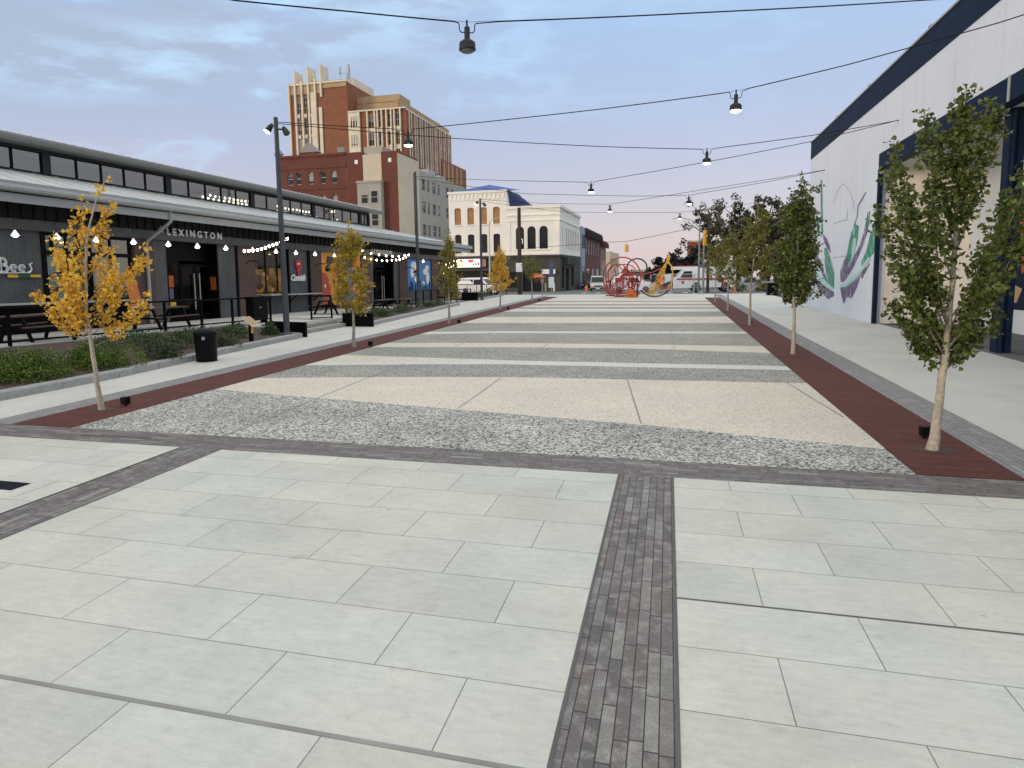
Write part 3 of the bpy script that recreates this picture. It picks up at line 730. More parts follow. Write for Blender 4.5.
# facade infill between pilasters
inf = MB(TB)
def infill(a, b, z0=-.4, z1=3.68, n=-.02): inf.box(a, b, n - .1, n, z0, z1)
for a, b in ((U0, -22.0), (-20.9, -16.1), (-15.0, -11.6)): infill(a, b)
infill(-10.6, -8.12); infill(-8.12, -4.43, -.4, 1.26)
infill(-3.45, -2.72); infill(.36, 1.61)
infill(2.84, 5.75, -.4, 1.33); infill(5.75, 7.5)
infill(8.79, 13.5); infill(14.7, 15.25); infill(18.3, 19.1); infill(20.46, 25.0); infill(26.2, 29.6, -.4, .5)
build_each(inf, 'grey_wall_panel', 'panel', market)
tr = MB(TB)
for x in (-8.16, 1.53, 5.68, 7.5): tr.box(x, x + .09, -.02, .03, .2, 3.68)
tr.box(7.52, 7.68, -.02, .05, .2, 3.68); build_each(tr, 'dark_trim', 'black', market)
ins = MB(TB)
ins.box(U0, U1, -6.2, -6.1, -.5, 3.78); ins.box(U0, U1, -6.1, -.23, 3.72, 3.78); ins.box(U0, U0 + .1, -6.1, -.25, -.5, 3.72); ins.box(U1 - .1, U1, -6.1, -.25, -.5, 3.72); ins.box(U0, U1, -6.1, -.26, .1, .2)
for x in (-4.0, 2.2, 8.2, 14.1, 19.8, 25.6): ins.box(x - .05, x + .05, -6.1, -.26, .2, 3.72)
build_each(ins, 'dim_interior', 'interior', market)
li = MB(TB); li.box(2.3, 8.1, -1.5, -1.45, 1.0, 2.7); li.build('lit_interior', 'litinside', market)
# windows of bay A
w = window(market, TB, -8.05, -6.35, 1.28, 3.66, -.08, 'black', 'greenglass', 2, 1, .09)
tr = MB(TB); tr.box(-8.0, -6.4, -.06, .0, 2.92, 3.06); tr.box(-7.75, -7.68, -.06, -.01, 3.06, 3.6); tr.box(-6.75, -6.68, -.06, -.01, 3.06, 3.6); build_each(tr, 'transom_bar', 'black', w)
w = window(market, TB, -6.3, -4.48, 1.28, 3.66, -.08, 'black', 'greenglass', 2, 1, .09)
tr = MB(TB); tr.box(-6.25, -4.53, -.06, .0, 2.92, 3.06); tr.box(-5.85, -5.78, -.06, -.01, 3.06, 3.6); build_each(tr, 'transom_bar', 'black', w)
bl = MB(TB)
for a, b in ((-7.95, -7.3), (-7.15, -6.45), (-6.2, -5.5), (-5.3, -4.6)): bl.box(a, b, -.42, -.40, 2.05, 2.85)
build_each(bl, 'window_blind', 'mint', market)
# entrance with double doors
rec = MB(TB); rec.box(-2.72, -2.64, -.6, -.02, .2, 3.68); rec.box(.28, .36, -.6, -.02, .2, 3.68); rec.box(-2.64, .28, -.6, -.53, 3.052, 3.68); build_each(rec, 'entrance_recess', 'black', market)
def double_door(parent, a, b, n, ztop=2.75):
    mid = (a + b) / 2
    for s, (x0, x1) in enumerate(((a, mid - .01), (mid + .01, b))):
        dd = MB(TB); dd.box(x0, x0 + .09, n, n + .06, .31, ztop); dd.box(x1 - .09, x1, n, n + .06, .31, ztop); dd.box(x0 + .09, x1 - .09, n, n + .06, .31, .55); dd.box(x0 + .09, x1 - .09, n, n + .06, ztop - .12, ztop)
        o = dd.build('door', 'black', parent)
        gl = MB(TB); gl.box(x0 + .08, x1 - .08, n + .02, n + .035, .5, ztop - .1); gl.build('glass', 'doorglass', o)
        hx = mid - .16 if s == 0 else mid + .16
        hd = MB(TB); hd.tube([(hx, n + .13, .75), (hx, n + .13, 2.35)], .026, 8)
        hd.tube([(hx, n + .05, .9), (hx, n + .13, .9)], .015, 6); hd.tube([(hx, n + .05, 2.2), (hx, n + .13, 2.2)], .015, 6); hd.build('door_handle', 'counter', o)
double_door(market, -1.5, .27, -.52); double_door(market, 16.45, 18.27, -.52)
fr = MB(TB)
for a, b in ((-2.64, -1.52), (15.3, 16.43)): fr.box(a, b, -.52, -.47, .31, .4); fr.box(a, b, -.52, -.47, 2.78, 2.89); fr.box(b - .06, b, -.52, -.47, .4, 2.78)
fr.box(-2.64, .28, -.53, -.46, 2.9, 3.05); fr.box(15.3, 18.28, -.53, -.46, 2.9, 3.05); build_each(fr, 'side_light_frame', 'black', market)
gl = MB(TB)
for a, b in ((-2.64, -1.55), (15.3, 16.4)): gl.box(a, b, -.505, -.49, .4, 2.78)
build_each(gl, 'side_light', 'doorglass', market)
rec = MB(TB); rec.box(15.2, 15.28, -.6, -.02, .1, 3.68); rec.box(18.3, 18.36, -.6, -.02, .1, 3.68); rec.box(15.28, 18.3, -.6, -.535, 3.052, 3.68); build_each(rec, 'entrance_recess', 'black', market)
window(market, TB, 2.88, 5.72, 1.36, 3.62, -.08, 'black', 'clearglass', 3, 1, .07)
window(market, TB, 26.25, 29.55, .55, 3.6, -.08, 'black', 'winglass', 3, 2, .07)
# posters beside the doors
for a, b, z0, z1, mt in ((-2.26, -1.92, 1.75, 2.25, 'poster_orange'), (-2.2, -1.96, 1.25, 1.70, 'violet'), (-2.18, -1.86, .88, 1.18, 'yellow')):
    q = MB(TB); q.box(a, b, -.46, -.45, z0, z1); q.build('poster', mt, market)
q = MB(TB); q.box(.255, .275, -.42, -.12, 1.6, 2.2); q.build('poster', 'poster_orange', market)
# counters
for a, b, lab in ((-12.5, -4.6, None), (3.3, 7.95, None)):
    q = MB(TB); q.box(a, b, .0, .62, 1.26, 1.32); o = q.build('counter_top', 'counter', market, .008)
    q = MB(TB)
    for x in (a + .1, (a + b) / 2, b - .1): q.beam((x, .02, .85), (x, .55, 1.25), .05, .05)
    build_each(q, 'counter_bracket', 'black', o)
q = MB(TB); q.box(-12.4, -8.2, .0, .05, .3, 1.24); q.box(-8.1, -4.5, .0, .03, .3, 1.24); build_each(q, 'black_base_panel', 'black', market)
# downspout
q = MB(TB); q.tube([(-3.55, 1.12, 4.72), (-3.55, 1.12, 4.36), (-3.58, 1.0, 4.24), (-3.88, .26, 3.62), (-3.9, .2, 3.45), (-3.9, .2, .35)], .065, 10); q.build('downspout', 'fascia', market)
# mural panels
am = MB(TB); am.box(8.85, 13.4, .0, .03, .55, 3.66); am.build('amber_mural_panel', 'amber', market)
def shape(mb, pts, n, m=0, th=.004):
    P = [(a, n, b) for a, b in pts] + [(a, n + th, b) for a, b in pts]; k = len(pts)
    mb.add(P, [tuple(range(k)), tuple(range(2 * k - 1, k - 1, -1))] + [(i, (i + 1) % k, k + (i + 1) % k, k + i) for i in range(k)], m)
def ell(cx, cz, rx, rz, n=18, a0=0, a1=2 * PI): return [(cx + rx * math.cos(a0 + (a1 - a0) * i / n), cz + rz * math.sin(a0 + (a1 - a0) * i / n)) for i in range(n)]
mm = MB(TB)
shape(mm, [(8.87, .56), (9.75, .56), (9.8, 1.5), (9.6, 2.1), (9.3, 2.45), (8.87, 2.5)], .033, 0)
shape(mm, [(9.2, 2.6), (9.6, 2.5), (9.9, 3.0), (10.3, 3.1), (10.1, 3.5), (9.5, 3.45)], .033, 1); shape(mm, ell(11.6, 3.0, .7, .32), .033, 2); shape(mm, ell(12.2, 2.2, .5, .6), .033, 2)
shape(mm, [(10.4, .6), (10.7, .6), (10.9, 2.2), (10.8, 3.3), (10.55, 3.2), (10.6, 2.1)], .033, 1); shape(mm, ell(11.9, 1.0, .9, .4), .033, 2); shape(mm, ell(10.2, 2.3, .12, .9), .033, 3); shape(mm, ell(9.2, 1.7, .08, .1), .038, 4); shape(mm, ell(13.0, 3.1, .3, .4), .033, 3)
build_each(mm, 'mural_figure', ['rust', 'wood', 'sky_blue', 'orange', 'white'], market)
bm_ = MB(TB); bm_.box(20.55, 24.92, .0, .03, 1.3, 3.6); bm_.build('blue_mural_panel', 'sky_blue', market)
mm = MB(TB)
for cx, cz, rx, rz in ((21.7, 3.1, .55, .34), (21.4, 2.6, .35, .4), (22.1, 2.1, .4, .22), (23.9, 2.7, .5, .25), (24.3, 2.2, .3, .5), (23.4, 1.75, .3, .2), (24.2, 3.0, .35, .2)): shape(mm, ell(cx, cz, rx, rz), .033, 0)
for i, x in enumerate((20.7, 21.0, 21.3, 21.8, 22.2, 22.7, 23.2, 23.6, 24.0, 24.5)): shape(mm, [(x, 1.31), (x + .22, 1.31), (x + .22, 1.5 + .13 * (i * 7 % 4)), (x + .11, 1.62 + .13 * (i * 7 % 4)), (x, 1.5 + .13 * (i * 7 % 4))], .034, 1)
build_each(mm, 'mural_cloud', ['white', 'navy'], market)

# raised terrace in front of the hall (structure that follows the hall's level)
def T2(uu, nn, zz):
    return (-20 + uu * math.sin(AX) + nn * math.cos(AX), 26 + uu * math.cos(AX) - nn * math.sin(AX), zz + SLOPE * uu)
mb = MB(T2); mb.prism([(U0, 0), (-1.2, 0), (-1.2, 4.05), (U0, 4.05)], -.6, .30)
mb.prism([(-1.2, 0), (20, 0), (20, 4.05), (2.0, 4.05), (1.5, 6.0), (-3.4, 5.6), (-3.4, 4.05), (-1.2, 4.05)], -.6, .303)
struct('terrace', mb, 'terrace')

# signs on the hall
def sign_letters(name, body, size, u0, n, z, mat, label, shear=0, offset=0, spacing=1, extrude=.02):
    vs, fs = text_mesh(body, size, extrude, shear, offset, spacing)
    mb = MB(T2); mb.add([(u0 + x, n + zz, z + y) for x, y, zz in vs], fs)
    return tag(mb.build(name, mat), label, 'sign')
sign_letters('sign_lettering', 'LEXINGTON', .40, -2.75, .19, 3.90, 'white', 'white capital letters LEXINGTON over the near entrance', 0, .008, 1.62)
stp = []
for i in range(10):
    rr = .15 if i % 2 == 0 else .062; t = PI / 2 + 2 * PI * i / 10; stp.append((-3.02 + rr * math.cos(t), 4.10 + rr * math.sin(t)))
mb = MB(T2); shape(mb, stp, .17, 0, .03); tag(mb.build('star_sign', 'white'), 'small white star left of the letters over the near entrance', 'sign')
sign_letters('sign_lettering', 'LEXINGTON', .40, 14.8, .19, 3.80, 'white', 'white capital letters LEXINGTON over the far entrance behind string lights', 0, .006, 1.45)
# script sign at the left edge
bs = MB(T2)
def stroke(pts, r, n, m=0): bs.tube([(a, n, b) for a, b in pts], r, 6, m)
def spl(cx, cz, r0, a0, a1, k=14): return [(cx + r0 * math.cos(R(a0 + (a1 - a0) * i / k)), cz + r0 * math.sin(R(a0 + (a1 - a0) * i / k))) for i in range(k + 1)]
zb = 2.33
stroke([(-9.62, zb), (-9.62, zb + .40)], .022, .08); stroke([(-9.55, zb), (-9.55, zb + .40)], .018, .08)
for r_ in (.0, .05):
    stroke([(-9.62, zb + .40 + r_ * .3)] + spl(-9.5, zb + .30, .09 + r_, 95, -85) + spl(-9.48, zb + .10, .10 + r_, 90, -95) + [(-9.62, zb - r_ * .3)], .018, .08)
for cx in (-9.16, -8.88):
    for r_ in (.0, .045):
        stroke([(cx - .06, zb + .12)] + spl(cx, zb + .115, .075 + r_, 0, 315), .016, .08)
for r_ in (.0, .045): stroke([(-8.70, zb - r_ * .2)] + spl(-8.66, zb + .10, .09 + r_ * .4, -80, 40, 6) + [(-8.64 + r_, zb + .25), (-8.52, zb + .29 + r_ * .3)], .016, .08)
stroke([(-9.7, zb - .05), (-8.62, zb - .03)], .016, .08)
o = bs.build('script_sign', 'white'); tag(o, 'white looped script sign reading Bees on the grey panel at left edge', 'sign')
nb = MB(T2); nb.box(-9.36, -9.02, .04, .06, 2.14, 2.24, 0); nb.box(-9.02, -8.6, .04, .06, 2.15, 2.23, 1); nb.box(-8.6, -8.25, .04, .06, 2.15, 2.24, 0)
o = nb.build('strip_sign', ['yellow', 'darkgreen']); tag(o, 'narrow yellow and green strip sign under the Bees script', 'sign')
cs = MB(T2); vs, fs = text_mesh("Connie's", .47, .015, .35, .018, .82)
cs.add([(5.82 + x, .05 + zz, 2.02 + y) for x, y, zz in vs], fs, 0)
shape(cs, [(6.5, 2.25), (6.72, 2.33), (6.78, 2.6), (6.92, 2.75), (6.9, 3.02), (6.68, 3.16), (6.42, 3.1), (6.33, 2.9), (6.44, 2.72), (6.5, 2.5)], .02, 1, .03); shape(cs, ell(6.62, 2.93, .1, .05), .055, 0, .004)
o = cs.build('script_sign', ['white', 'red']); tag(o, "white script sign Connie's under a red badge on grey panel", 'sign')
# small round wall lamp arms (gooseneck)
def gooseneck(uu, z, lab):
    g_ = thing('gooseneck_lamp', lab, 'wall lamp', T2(uu, .1, z)); g_.rotation_euler.z = -AX
    a = MB(); a.tube([(0, 0, 0), (.25, 0, .12), (.6, 0, .1), (.78, 0, -.02), (.8, 0, -.12)], .02, 8); a.lathe([(0, .0), (.07, 0), (.07, .03), (0, .03)], (0, 0, -.01), 12); a.build('arm', 'black', g_)
    s_ = MB(); s_.lathe([(.03, 0), (.05, -.05), (.17, -.16), (.18, -.19), (.165, -.19), (.04, -.06)], (.8, 0, -.1), 16); s_.build('shade', 'black', g_)
for uu, lab in ((2.2, 'black gooseneck lamp on the brick pier right of the near entrance'), (8.2, "black gooseneck lamp on the brick pier right of the Connie's panel"), (20.0, 'black gooseneck lamp on the brick pier beside the blue mural')):
    gooseneck(uu, 2.85, lab)
# row of conical pendant lamps under the eave
def eave_lamp(uu, lab):
    g_ = thing('eave_lamp', lab, 'pendant lamp', T2(uu, .75, 3.42), group='lit conical lamps under the market eave')
    s_ = MB(); s_.lathe([(.02, .19), (.04, .15), (.115, .03), (.12, .01), (.105, .01), (.02, .14)], (0, 0, 0), 14); s_.build('shade', 'signlit', g_)
    s_ = MB(); s_.tube([(0, 0, .19), (0, 0, 1.15)], .004, 5); s_.build('cord', 'black', g_)
    b_ = MB(); b_.lathe([(0, -.04), (.05, -.025), (.075, .0), (.06, .05), (0, .1)], (0, 0, 0), 12); b_.build('bulb', 'bulb', g_)
    return g_
LU = [(-9.5, 'conical lit eave lamp above the Bees panel'), (-8.1, 'conical lit eave lamp over the gap between Bees panel and window'), (-6.6, 'conical lit eave lamp above the green windows'), (-5.0, 'conical lit eave lamp left of the downspout'),
      (-3.3, 'conical lit eave lamp beside the downspout'), (-1.7, 'conical lit eave lamp over the middle of the near entrance'), (.05, 'conical lit eave lamp at the right end of the near LEXINGTON letters'), (1.9, 'conical lit eave lamp over the brick pier right of the near entrance'),
      (3.7, 'conical lit eave lamp over the warm lit window'), (5.4, "conical lit eave lamp left of the Connie's badge"), (7.2, "conical lit eave lamp right of the Connie's badge"), (9.2, 'conical lit eave lamp over the left edge of the amber mural'), (21.9, 'conical lit eave lamp over the blue mural')]
for uu, lab in LU: eave_lamp(uu, lab)
# festoons
def festoon(pts, n, lab, r_=.05, mat='bulb'):
    t = thing('string_lights', lab, 'string lights', pts[0])
    P = [Vector(p) - Vector(pts[0]) for p in pts]
    line = []
    for a, b in zip(P[:-1], P[1:]):
        for i in range(8):
            s = i / 8; q = a.lerp(b, s); q = q + Vector((0, 0, -.05 * (b - a).length * 4 * s * (1 - s) * .5)); line.append(q)
    line.append(P[-1])
    w_ = MB(); w_.tube([tuple(q) for q in line], .008, 5); w_.build('wire', 'black', t)
    L = [0]
    for a, b in zip(line[:-1], line[1:]): L.append(L[-1] + (b - a).length)
    for i in range(n):
        s = L[-1] * (i + .5) / n; k = max(q for q in range(len(L)) if L[q] <= s); k = min(k, len(line) - 2)
        q = line[k].lerp(line[k + 1], (s - L[k]) / max(1e-6, L[k + 1] - L[k]))
        b_ = MB(); b_.lathe([(0, -r_ * 1.5), (r_ * .8, -r_), (r_, 0), (r_ * .7, r_ * .7), (0, r_)], (q.x, q.y, q.z - r_ * 1.6), 10); b_.build('bulb', mat, t)
    return t
festoon([T2(-1.7, 3.0, 3.32), T2(-.6, 3.0, 3.42), T2(.2, 3.0, 3.62), T2(1.6, 3.0, 4.05)], 12, 'string of lit bulbs rising from the near entrance to the eave')
festoon([T2(11.6, 1.2, 3.55), T2(13.4, 1.4, 3.38), T2(15.4, 1.5, 3.45), T2(17.0, 1.4, 3.6), T2(18.6, 1.2, 3.98)], 11, 'lower string of lit bulbs across the far entrance')
festoon([T2(11.6, 1.0, 4.0), T2(14.5, 1.1, 3.75), T2(18.6, 1.0, 3.9)], 7, 'upper string of lit bulbs across the far entrance')
festoon([T2(24.5, 1.4, 3.3), T2(26.5, 1.6, 3.75), T2(28.5, 1.6, 3.45), T2(31.5, 1.6, 3.7)], 10, 'string of lit bulbs at the far end of the hall, behind the third left tree')
festoon([T2(24.6, 1.2, 2.5), T2(25.5, 1.2, 3.1), T2(27.5, 1.2, 3.4)], 5, 'short string of lit bulbs low at the far end of the hall')
# lights seen through the clerestory
for a, b, z in ((2.6, 6.6, 6.33), (2.8, 6.5, 6.5), (8.5, 16.2, 6.12), (8.7, 12.6, 6.5), (8.6, 15.8, 6.27)):
    festoon([T2(a, -2.7, z), T2((a + b) / 2, -2.6, z - .06), T2(b, -2.7, z)], 11, {6.33: 'string lights behind the clerestory glass, lower of two left of the lamp post', 6.5: 'string lights behind the clerestory glass high up' if a > 8 else 'string lights behind the clerestory glass, upper of two left of the lamp post', 6.12: 'lowest long string lights behind the far clerestory glass', 6.27: 'middle long string lights behind the far clerestory glass'}[z], .055, 'bulbfar')

# ------------------------------------------------------------------ terrace furniture
def railing(us, n, lab, z0=.3, rz=1.33, bz=.44):
    t = thing('metal_railing', lab, 'railing', T2(us[0], n, z0 + 0)); t.rotation_euler = (SLOPE, 0, -AX)
    o0 = us[0]
    for x in us: q = MB(); q.box(-.035, .035, x - o0 - .035, x - o0 + .035, -.1, rz - z0 - .06); q.build('post', 'black', t)
    q = MB(); q.box(-.05, .05, -.05, us[-1] - o0 + .05, rz - z0 - .06, rz - z0); q.build('top_rail', 'black', t, .006)
    q = MB()
    for a, b in zip(us[:-1], us[1:]): q.box(-.025, .025, a - o0 + .036, b - o0 - .036, bz - z0 - .05, bz - z0)
    build_each(q, 'bottom_rail', 'black', t)
    return t
railing([-17.7, -15.9, -14.1, -12.36, -10.5, -8.8, -7.1, -5.4, -3.76, -2.0, -1.42], 4.0, 'black metal railing along the terrace edge behind the near planting bed')
railing([13.2, 14.4, 15.6, 16.8, 18.0, 19.2, 20.4, 22.2, 23.4], 4.0, 'black metal railing along the far terrace behind the far planting bed')
def picnic_table(uu, n, rot, lab, z=.3):
    t = thing('picnic_table', lab, 'picnic table', T2(uu, n, z), (0, 0, -AX + rot), group='dark picnic tables on the terrace')
    q = MB()
    for i in range(4): q.box(-.36 + i * .183, -.36 + i * .183 + .172, -.95, .95, .715, .755)
    q.build('tabletop', 'wood', t)
    for s in (-1, 1):
        q = MB(); q.box(s * .72 - .13, s * .72 + .13, -.95, .95, .42, .455); q.build('bench', 'wood', t)
        q = MB(); y = s * .68
        q.beam((-.28, y, .71), (-.62, y, 0), .06, .09); q.beam((.28, y, .71), (.62, y, 0), .06, .09); q.beam((-.82, y, .405), (.82, y, .405), .05, .07); q.beam((-.33, y, .69), (.33, y, .69), .05, .05); build_each(q, 'leg_frame', 'black', t)
    return t
picnic_table(-10.7, 2.9, 0, 'dark picnic table on the terrace behind the green shrub at left')
picnic_table(-5.9, 2.7, 0, 'dark picnic table on the terrace in front of the near entrance doors')
picnic_table(4.6, 3.2, R(10), 'dark picnic table beside the steps in front of the amber mural')
picnic_table(11.0, 3.0, 0, 'dark picnic table behind the second yellow tree', .1)
picnic_table(14.3, 3.0, 0, 'dark picnic table in front of the far entrance', .06)
cab = thing('menu_cabinet', 'black upright cabinet at the end of the near terrace railing', 'cabinet', T2(-2.6, 4.25, .3), (0, 0, -AX))
q = MB(); q.box(-.18, .18, -.45, .45, .12, 1.03); q.build('body', 'black', cab, .02); q = MB(); q.box(-.2, .2, -.48, .48, 1.031, 1.06); q.build('lid', 'black', cab); q = MB()
for y in (-.4, .4): q.box(-.15, .15, y - .03, y + .03, -.1, .119)
build_each(q, 'foot', 'black', cab); q = MB(); q.box(.181, .19, -.06, .02, .6, .66); q.build('latch', 'steel', cab)
hr = thing('stair_handrail', 'black square-framed handrail at the top of the steps', 'handrail', (-14.4, 25.6, .30), (0, 0, R(-75)))
q = MB(); q.beam((0, -.44, 0), (0, -.42, 1.02), .07, .07); q.beam((0, .44, 0), (0, .42, 1.02), .07, .07); q.beam((0, -.45, 1.02), (0, .45, 1.02), .07, .07); q.beam((0, -.42, .1), (0, .42, .1), .03, .04); q.build('frame', 'black', hr)
# orange tilted sign behind first tree
sg = thing('sandwich_board', 'orange tilted notice board on a dark stand behind the first yellow tree', 'notice board', T2(-7.55, 3.3, .3), (0, 0, R(15)))
q = MB(); q.slabpoly([(0, -.33, .85), (0, .3, .95), (-.1, .22, 1.75), (-.1, -.38, 1.65)], .03); q.build('panel', 'orange', sg); q = MB(); q.slabpoly([(.005, -.34, .78), (.005, .31, .88), (.003, .31, .94), (.003, -.34, .84)], .03); q.build('white_edge', 'white', sg)
q = MB(); q.tube([(-.05, -.1, 1.0), (.12, -.3, -.3)], .025, 6); q.tube([(-.05, .1, 1.0), (-.25, .3, -.0)], .025, 6); q.build('stand', 'black', sg)
# trash can
tc = thing('trash_can', 'black round trash can with domed lid on the left sidewalk', 'trash can', (-11.97, 15.09, 0))
q = MB(); q.lathe([(0, .03), (.25, .03), (.265, .06), (.29, .68), (.30, .70), (.30, .73), (.285, .74)], n=28); q.build('body', 'plastic_black', tc)
q = MB(); q.lathe([(.30, .735), (.305, .75), (.29, .79), (.22, .845), (.10, .875), (0, .88)], n=28); q.build('lid', 'plastic_black', tc)
q = MB(); q.lathe([(.27, 0), (.27, .03), (0, .03)], n=24); q.build('base', 'plastic_black', tc); q = MB(); q.box(.12, .2, -.305, -.285, .60, .68); q.build('label_plate', 'silver', tc)
# interpretive sign
si = thing('info_panel', 'slanted pale yellow information panel on a black post in the near planting bed', 'information sign', (-12.95, 18.5, .12), (0, 0, R(82)))
q = MB(); q.box(-.05, .05, -.05, .05, 0, .62); q.build('post', 'black', si); q = MB(); q.slabpoly([(-.19, -.22, .52), (.19, -.22, .52), (.19, .2, .80), (-.19, .2, .80)], .025); q.build('board', 'limestone', si)
q = MB(); q.slabpoly([(-.17, -.2, .562), (.17, -.2, .562), (.17, .17, .808), (-.17, .17, .808)], .006); q.build('printed_face', 'tanstone', si); q = MB(); q.box(-.055, .055, -.062, -.052, .3, .52); q.build('plate', 'yellow', si)

# ------------------------------------------------------------------ lamp posts and catenary lighting
def lamp_post(x, y, z, h, lab, r0=.11, heads=((-1, .55, -.28), (1, .45, -.4))):
    t = thing('lamp_post', lab, 'lamp post', (x, y, z), group='dark lamp posts along the market side')
    q = MB(); q.lathe([(r0 * 1.9, 0), (r0 * 1.9, .05), (r0 * 1.25, .09), (r0, .14), (r0 * .66, h - .02), (r0 * .6, h), (0, h)], n=16); q.build('pole', 'polegrey', t)
    for s, l, dz in heads:
        ax = Vector((.8 * s, .25, 0)).normalized()
        p0 = Vector((0, 0, h + dz)); p1 = p0 + ax * .28
        b_ = MB(); b_.tube([tuple(p0), tuple(p1)], .03, 8); o = b_.build('bracket', 'polegrey', t)
        dn = (ax * .55 + Vector((.15, -.6, -.8))).normalized()
        c0 = p1 - dn * .12; c1 = p1 + dn * .22
        hd = MB(); hd.tube([tuple(c0), tuple(p1), tuple(c1)], [.045, .09, .115], 14); hh = hd.build('lamp_head', 'dark', t)
        le = MB(); le.tube([tuple(c1 + dn * .002), tuple(c1 + dn * .012)], [.108, .10], 14); le.build('lens', 'lens' if s < 0 else 'lensdim', hh)
    return t
lamp_post(-13.1, 20.8, .12, 7.5, 'nearest dark lamp post, in the bed beside the steps')
lamp_post(-14.7, 37.9, .1, 8.1, 'second dark lamp post, without lamp heads, in front of the blue mural', heads=())
lamp_post(-14.12, 50.0, .0, 7.8, 'third dark lamp post, in front of the white building')
WIRE = {'A': [(-12.6, 7.5, 7.6), (-7.0, 10.1, 6.81), (-5.34, 10.93, 6.75), (-3.53, 11.84, 6.69), (.51, 13.85, 7.13), (4.91, 16.05, 7.67), (7.8, 17.5, 8.05)],
        'B': [(-13.05, 20.8, 7.47), (-7.95, 19.99, 6.72), (-1.89, 19.03, 6.68), (1.60, 18.48, 6.74), (4.01, 18.1, 7.05), (6.98, 17.63, 7.56), (7.8, 17.5, 7.75)],
        'C': [(-13.05, 20.8, 7.42), (-7.39, 22.48, 6.88), (-2.38, 23.96, 6.55), (1.25, 25.04, 6.42), (4.83, 26.09, 6.86), (7.8, 26.97, 7.35)],
        'D': [(-14.65, 37.85, 7.93), (-11.06, 36.13, 7.38), (-3.65, 32.53, 6.43), (1.23, 30.16, 6.7), (5.23, 28.22, 7.01), (7.8, 26.97, 7.36)],
        'E': [(-14.65, 37.9, 7.80), (-8.11, 38.05, 6.66), (-1.58, 38.19, 6.26), (1.02, 38.25, 6.21), (4.64, 38.33, 6.69), (7.8, 38.4, 7.21)],
        'F': [(-14.1, 50.0, 7.74), (-9, 47.3, 7.0), (-3.76, 44.52, 6.48), (1.73, 41.61, 6.81), (7.8, 38.4, 7.22)],
        'G': [(-14.1, 50.0, 7.61), (-7.81, 51.73, 6.68), (.80, 54.08, 6.54), (4.5, 55.1, 6.9), (7.8, 56, 7.4)]}
LAMPS = {'A': [(-3.53, 11.84, 6.69)], 'B': [(-7.95, 19.99, 6.72), (1.60, 18.48, 6.74)], 'C': [(1.25, 25.04, 6.42)], 'D': [(-3.65, 32.53, 6.43)], 'E': [(1.02, 38.25, 6.21)], 'F': [(-3.76, 44.52, 6.48)], 'G': [(.80, 54.08, 6.54)]}
WL = {'A': 'nearest thin dark cable crossing high over the plaza', 'B': 'second cable, rising steeply from the nearest lamp post over the right wall', 'C': 'cable from the nearest lamp post to the middle of the right wall', 'D': 'cable slanting from the second lamp post to the middle of the right wall',
      'E': 'cable from the second lamp post straight across to the far part of the right wall', 'F': 'cable slanting from the third lamp post to the far part of the right wall', 'G': 'farthest cable over the plaza, running past the end of the right wall'}
LL = {'A': ['large unlit dark pendant lamp hanging from the nearest cable'], 'B': ['lit pendant lamp hanging in front of the brick tower', 'brightest lit pendant lamp, on the second cable near the right wall'], 'C': ['lit pendant lamp on the cable to the middle of the right wall'], 'D': ['lit pendant lamp right of the white building roof'], 'E': ['lit pendant lamp on the straight far cable, right of the plaza centre'], 'F': ['small lit pendant lamp on the slanting far cable above the brick row'], 'G': ['smallest lit pendant lamp, on the farthest cable']}
for k, pts in WIRE.items():
    # smooth catenary through the points, with the feed cable dipping under each lamp
    line = []
    for i in range(len(pts) - 1):
        a, b = Vector(pts[i]), Vector(pts[i + 1]); p0 = Vector(pts[max(i - 1, 0)]); p3 = Vector(pts[min(i + 2, len(pts) - 1)])
        for j_ in range(8):
            t = j_ / 8; line.append(a.lerp(b, t) + Vector((0, 0, -.0016 * (b - a).length ** 1.2 * 4 * t * (1 - t))))
    line.append(Vector(pts[-1])); L0 = line[0]
    t = thing('overhead_cable', WL[k], 'cable', tuple(L0), group=None)
    q = MB(); q.tube([tuple(p - L0) for p in line], .004, 5); q.build('support_wire', 'dark', t)
    out = []
    dirv = (Vector(pts[-1]) - Vector(pts[0])); dirv.z = 0; dirv.normalize()
    for p in line:
        if all((Vector(l) - p).length > .22 for l in LAMPS[k]): out.append((p - L0, (p - line[0]).length))
    for l in LAMPS[k]:
        lv = Vector(l); s0 = (lv - line[0]).length
        for i, (da, dz) in enumerate(((-.2, 0), (-.155, -.01), (-.14, -.04), (-.135, -.13), (-.11, -.165), (.0, -.17), (.11, -.165), (.135, -.13), (.14, -.04), (.155, -.01), (.2, 0))):
            out.append((lv + dirv * da + Vector((0, 0, dz)) - L0, s0 + da))
    out.sort(key=lambda e: e[1])
    q = MB(); q.tube([tuple(p + Vector((0, 0, -.012))) for p, _ in out], .0095, 6); q.build('feed_cable', 'black', t)
    for l, lab in zip(LAMPS[k], LL[k]):
        lit = k != 'A'
        pl = thing('pendant_lamp', lab, 'pendant lamp', (l[0], l[1], l[2] - .5), group=None)
        q = MB(); q.lathe([(.0, .53), (.018, .53), (.018, .40)], n=8); q.lathe([(.0, .42), (.045, .415), (.05, .40), (.05, .22), (.065, .20)], n=16); q.build('neck', 'dark', pl)
        q = MB(); q.lathe([(.055, .21), (.10, .18), (.135, .155), (.145, .13), (.145, .06), (.15, .05), (.15, .02), (.135, .015), (.13, .045)], n=24); q.build('housing', 'dark', pl)
        q = MB(); q.lathe([(.128, .02), (.118, -.004), (.08, -.022), (0, -.03)], n=24); q.build('lens', 'lens' if lit else 'lensdim', pl)

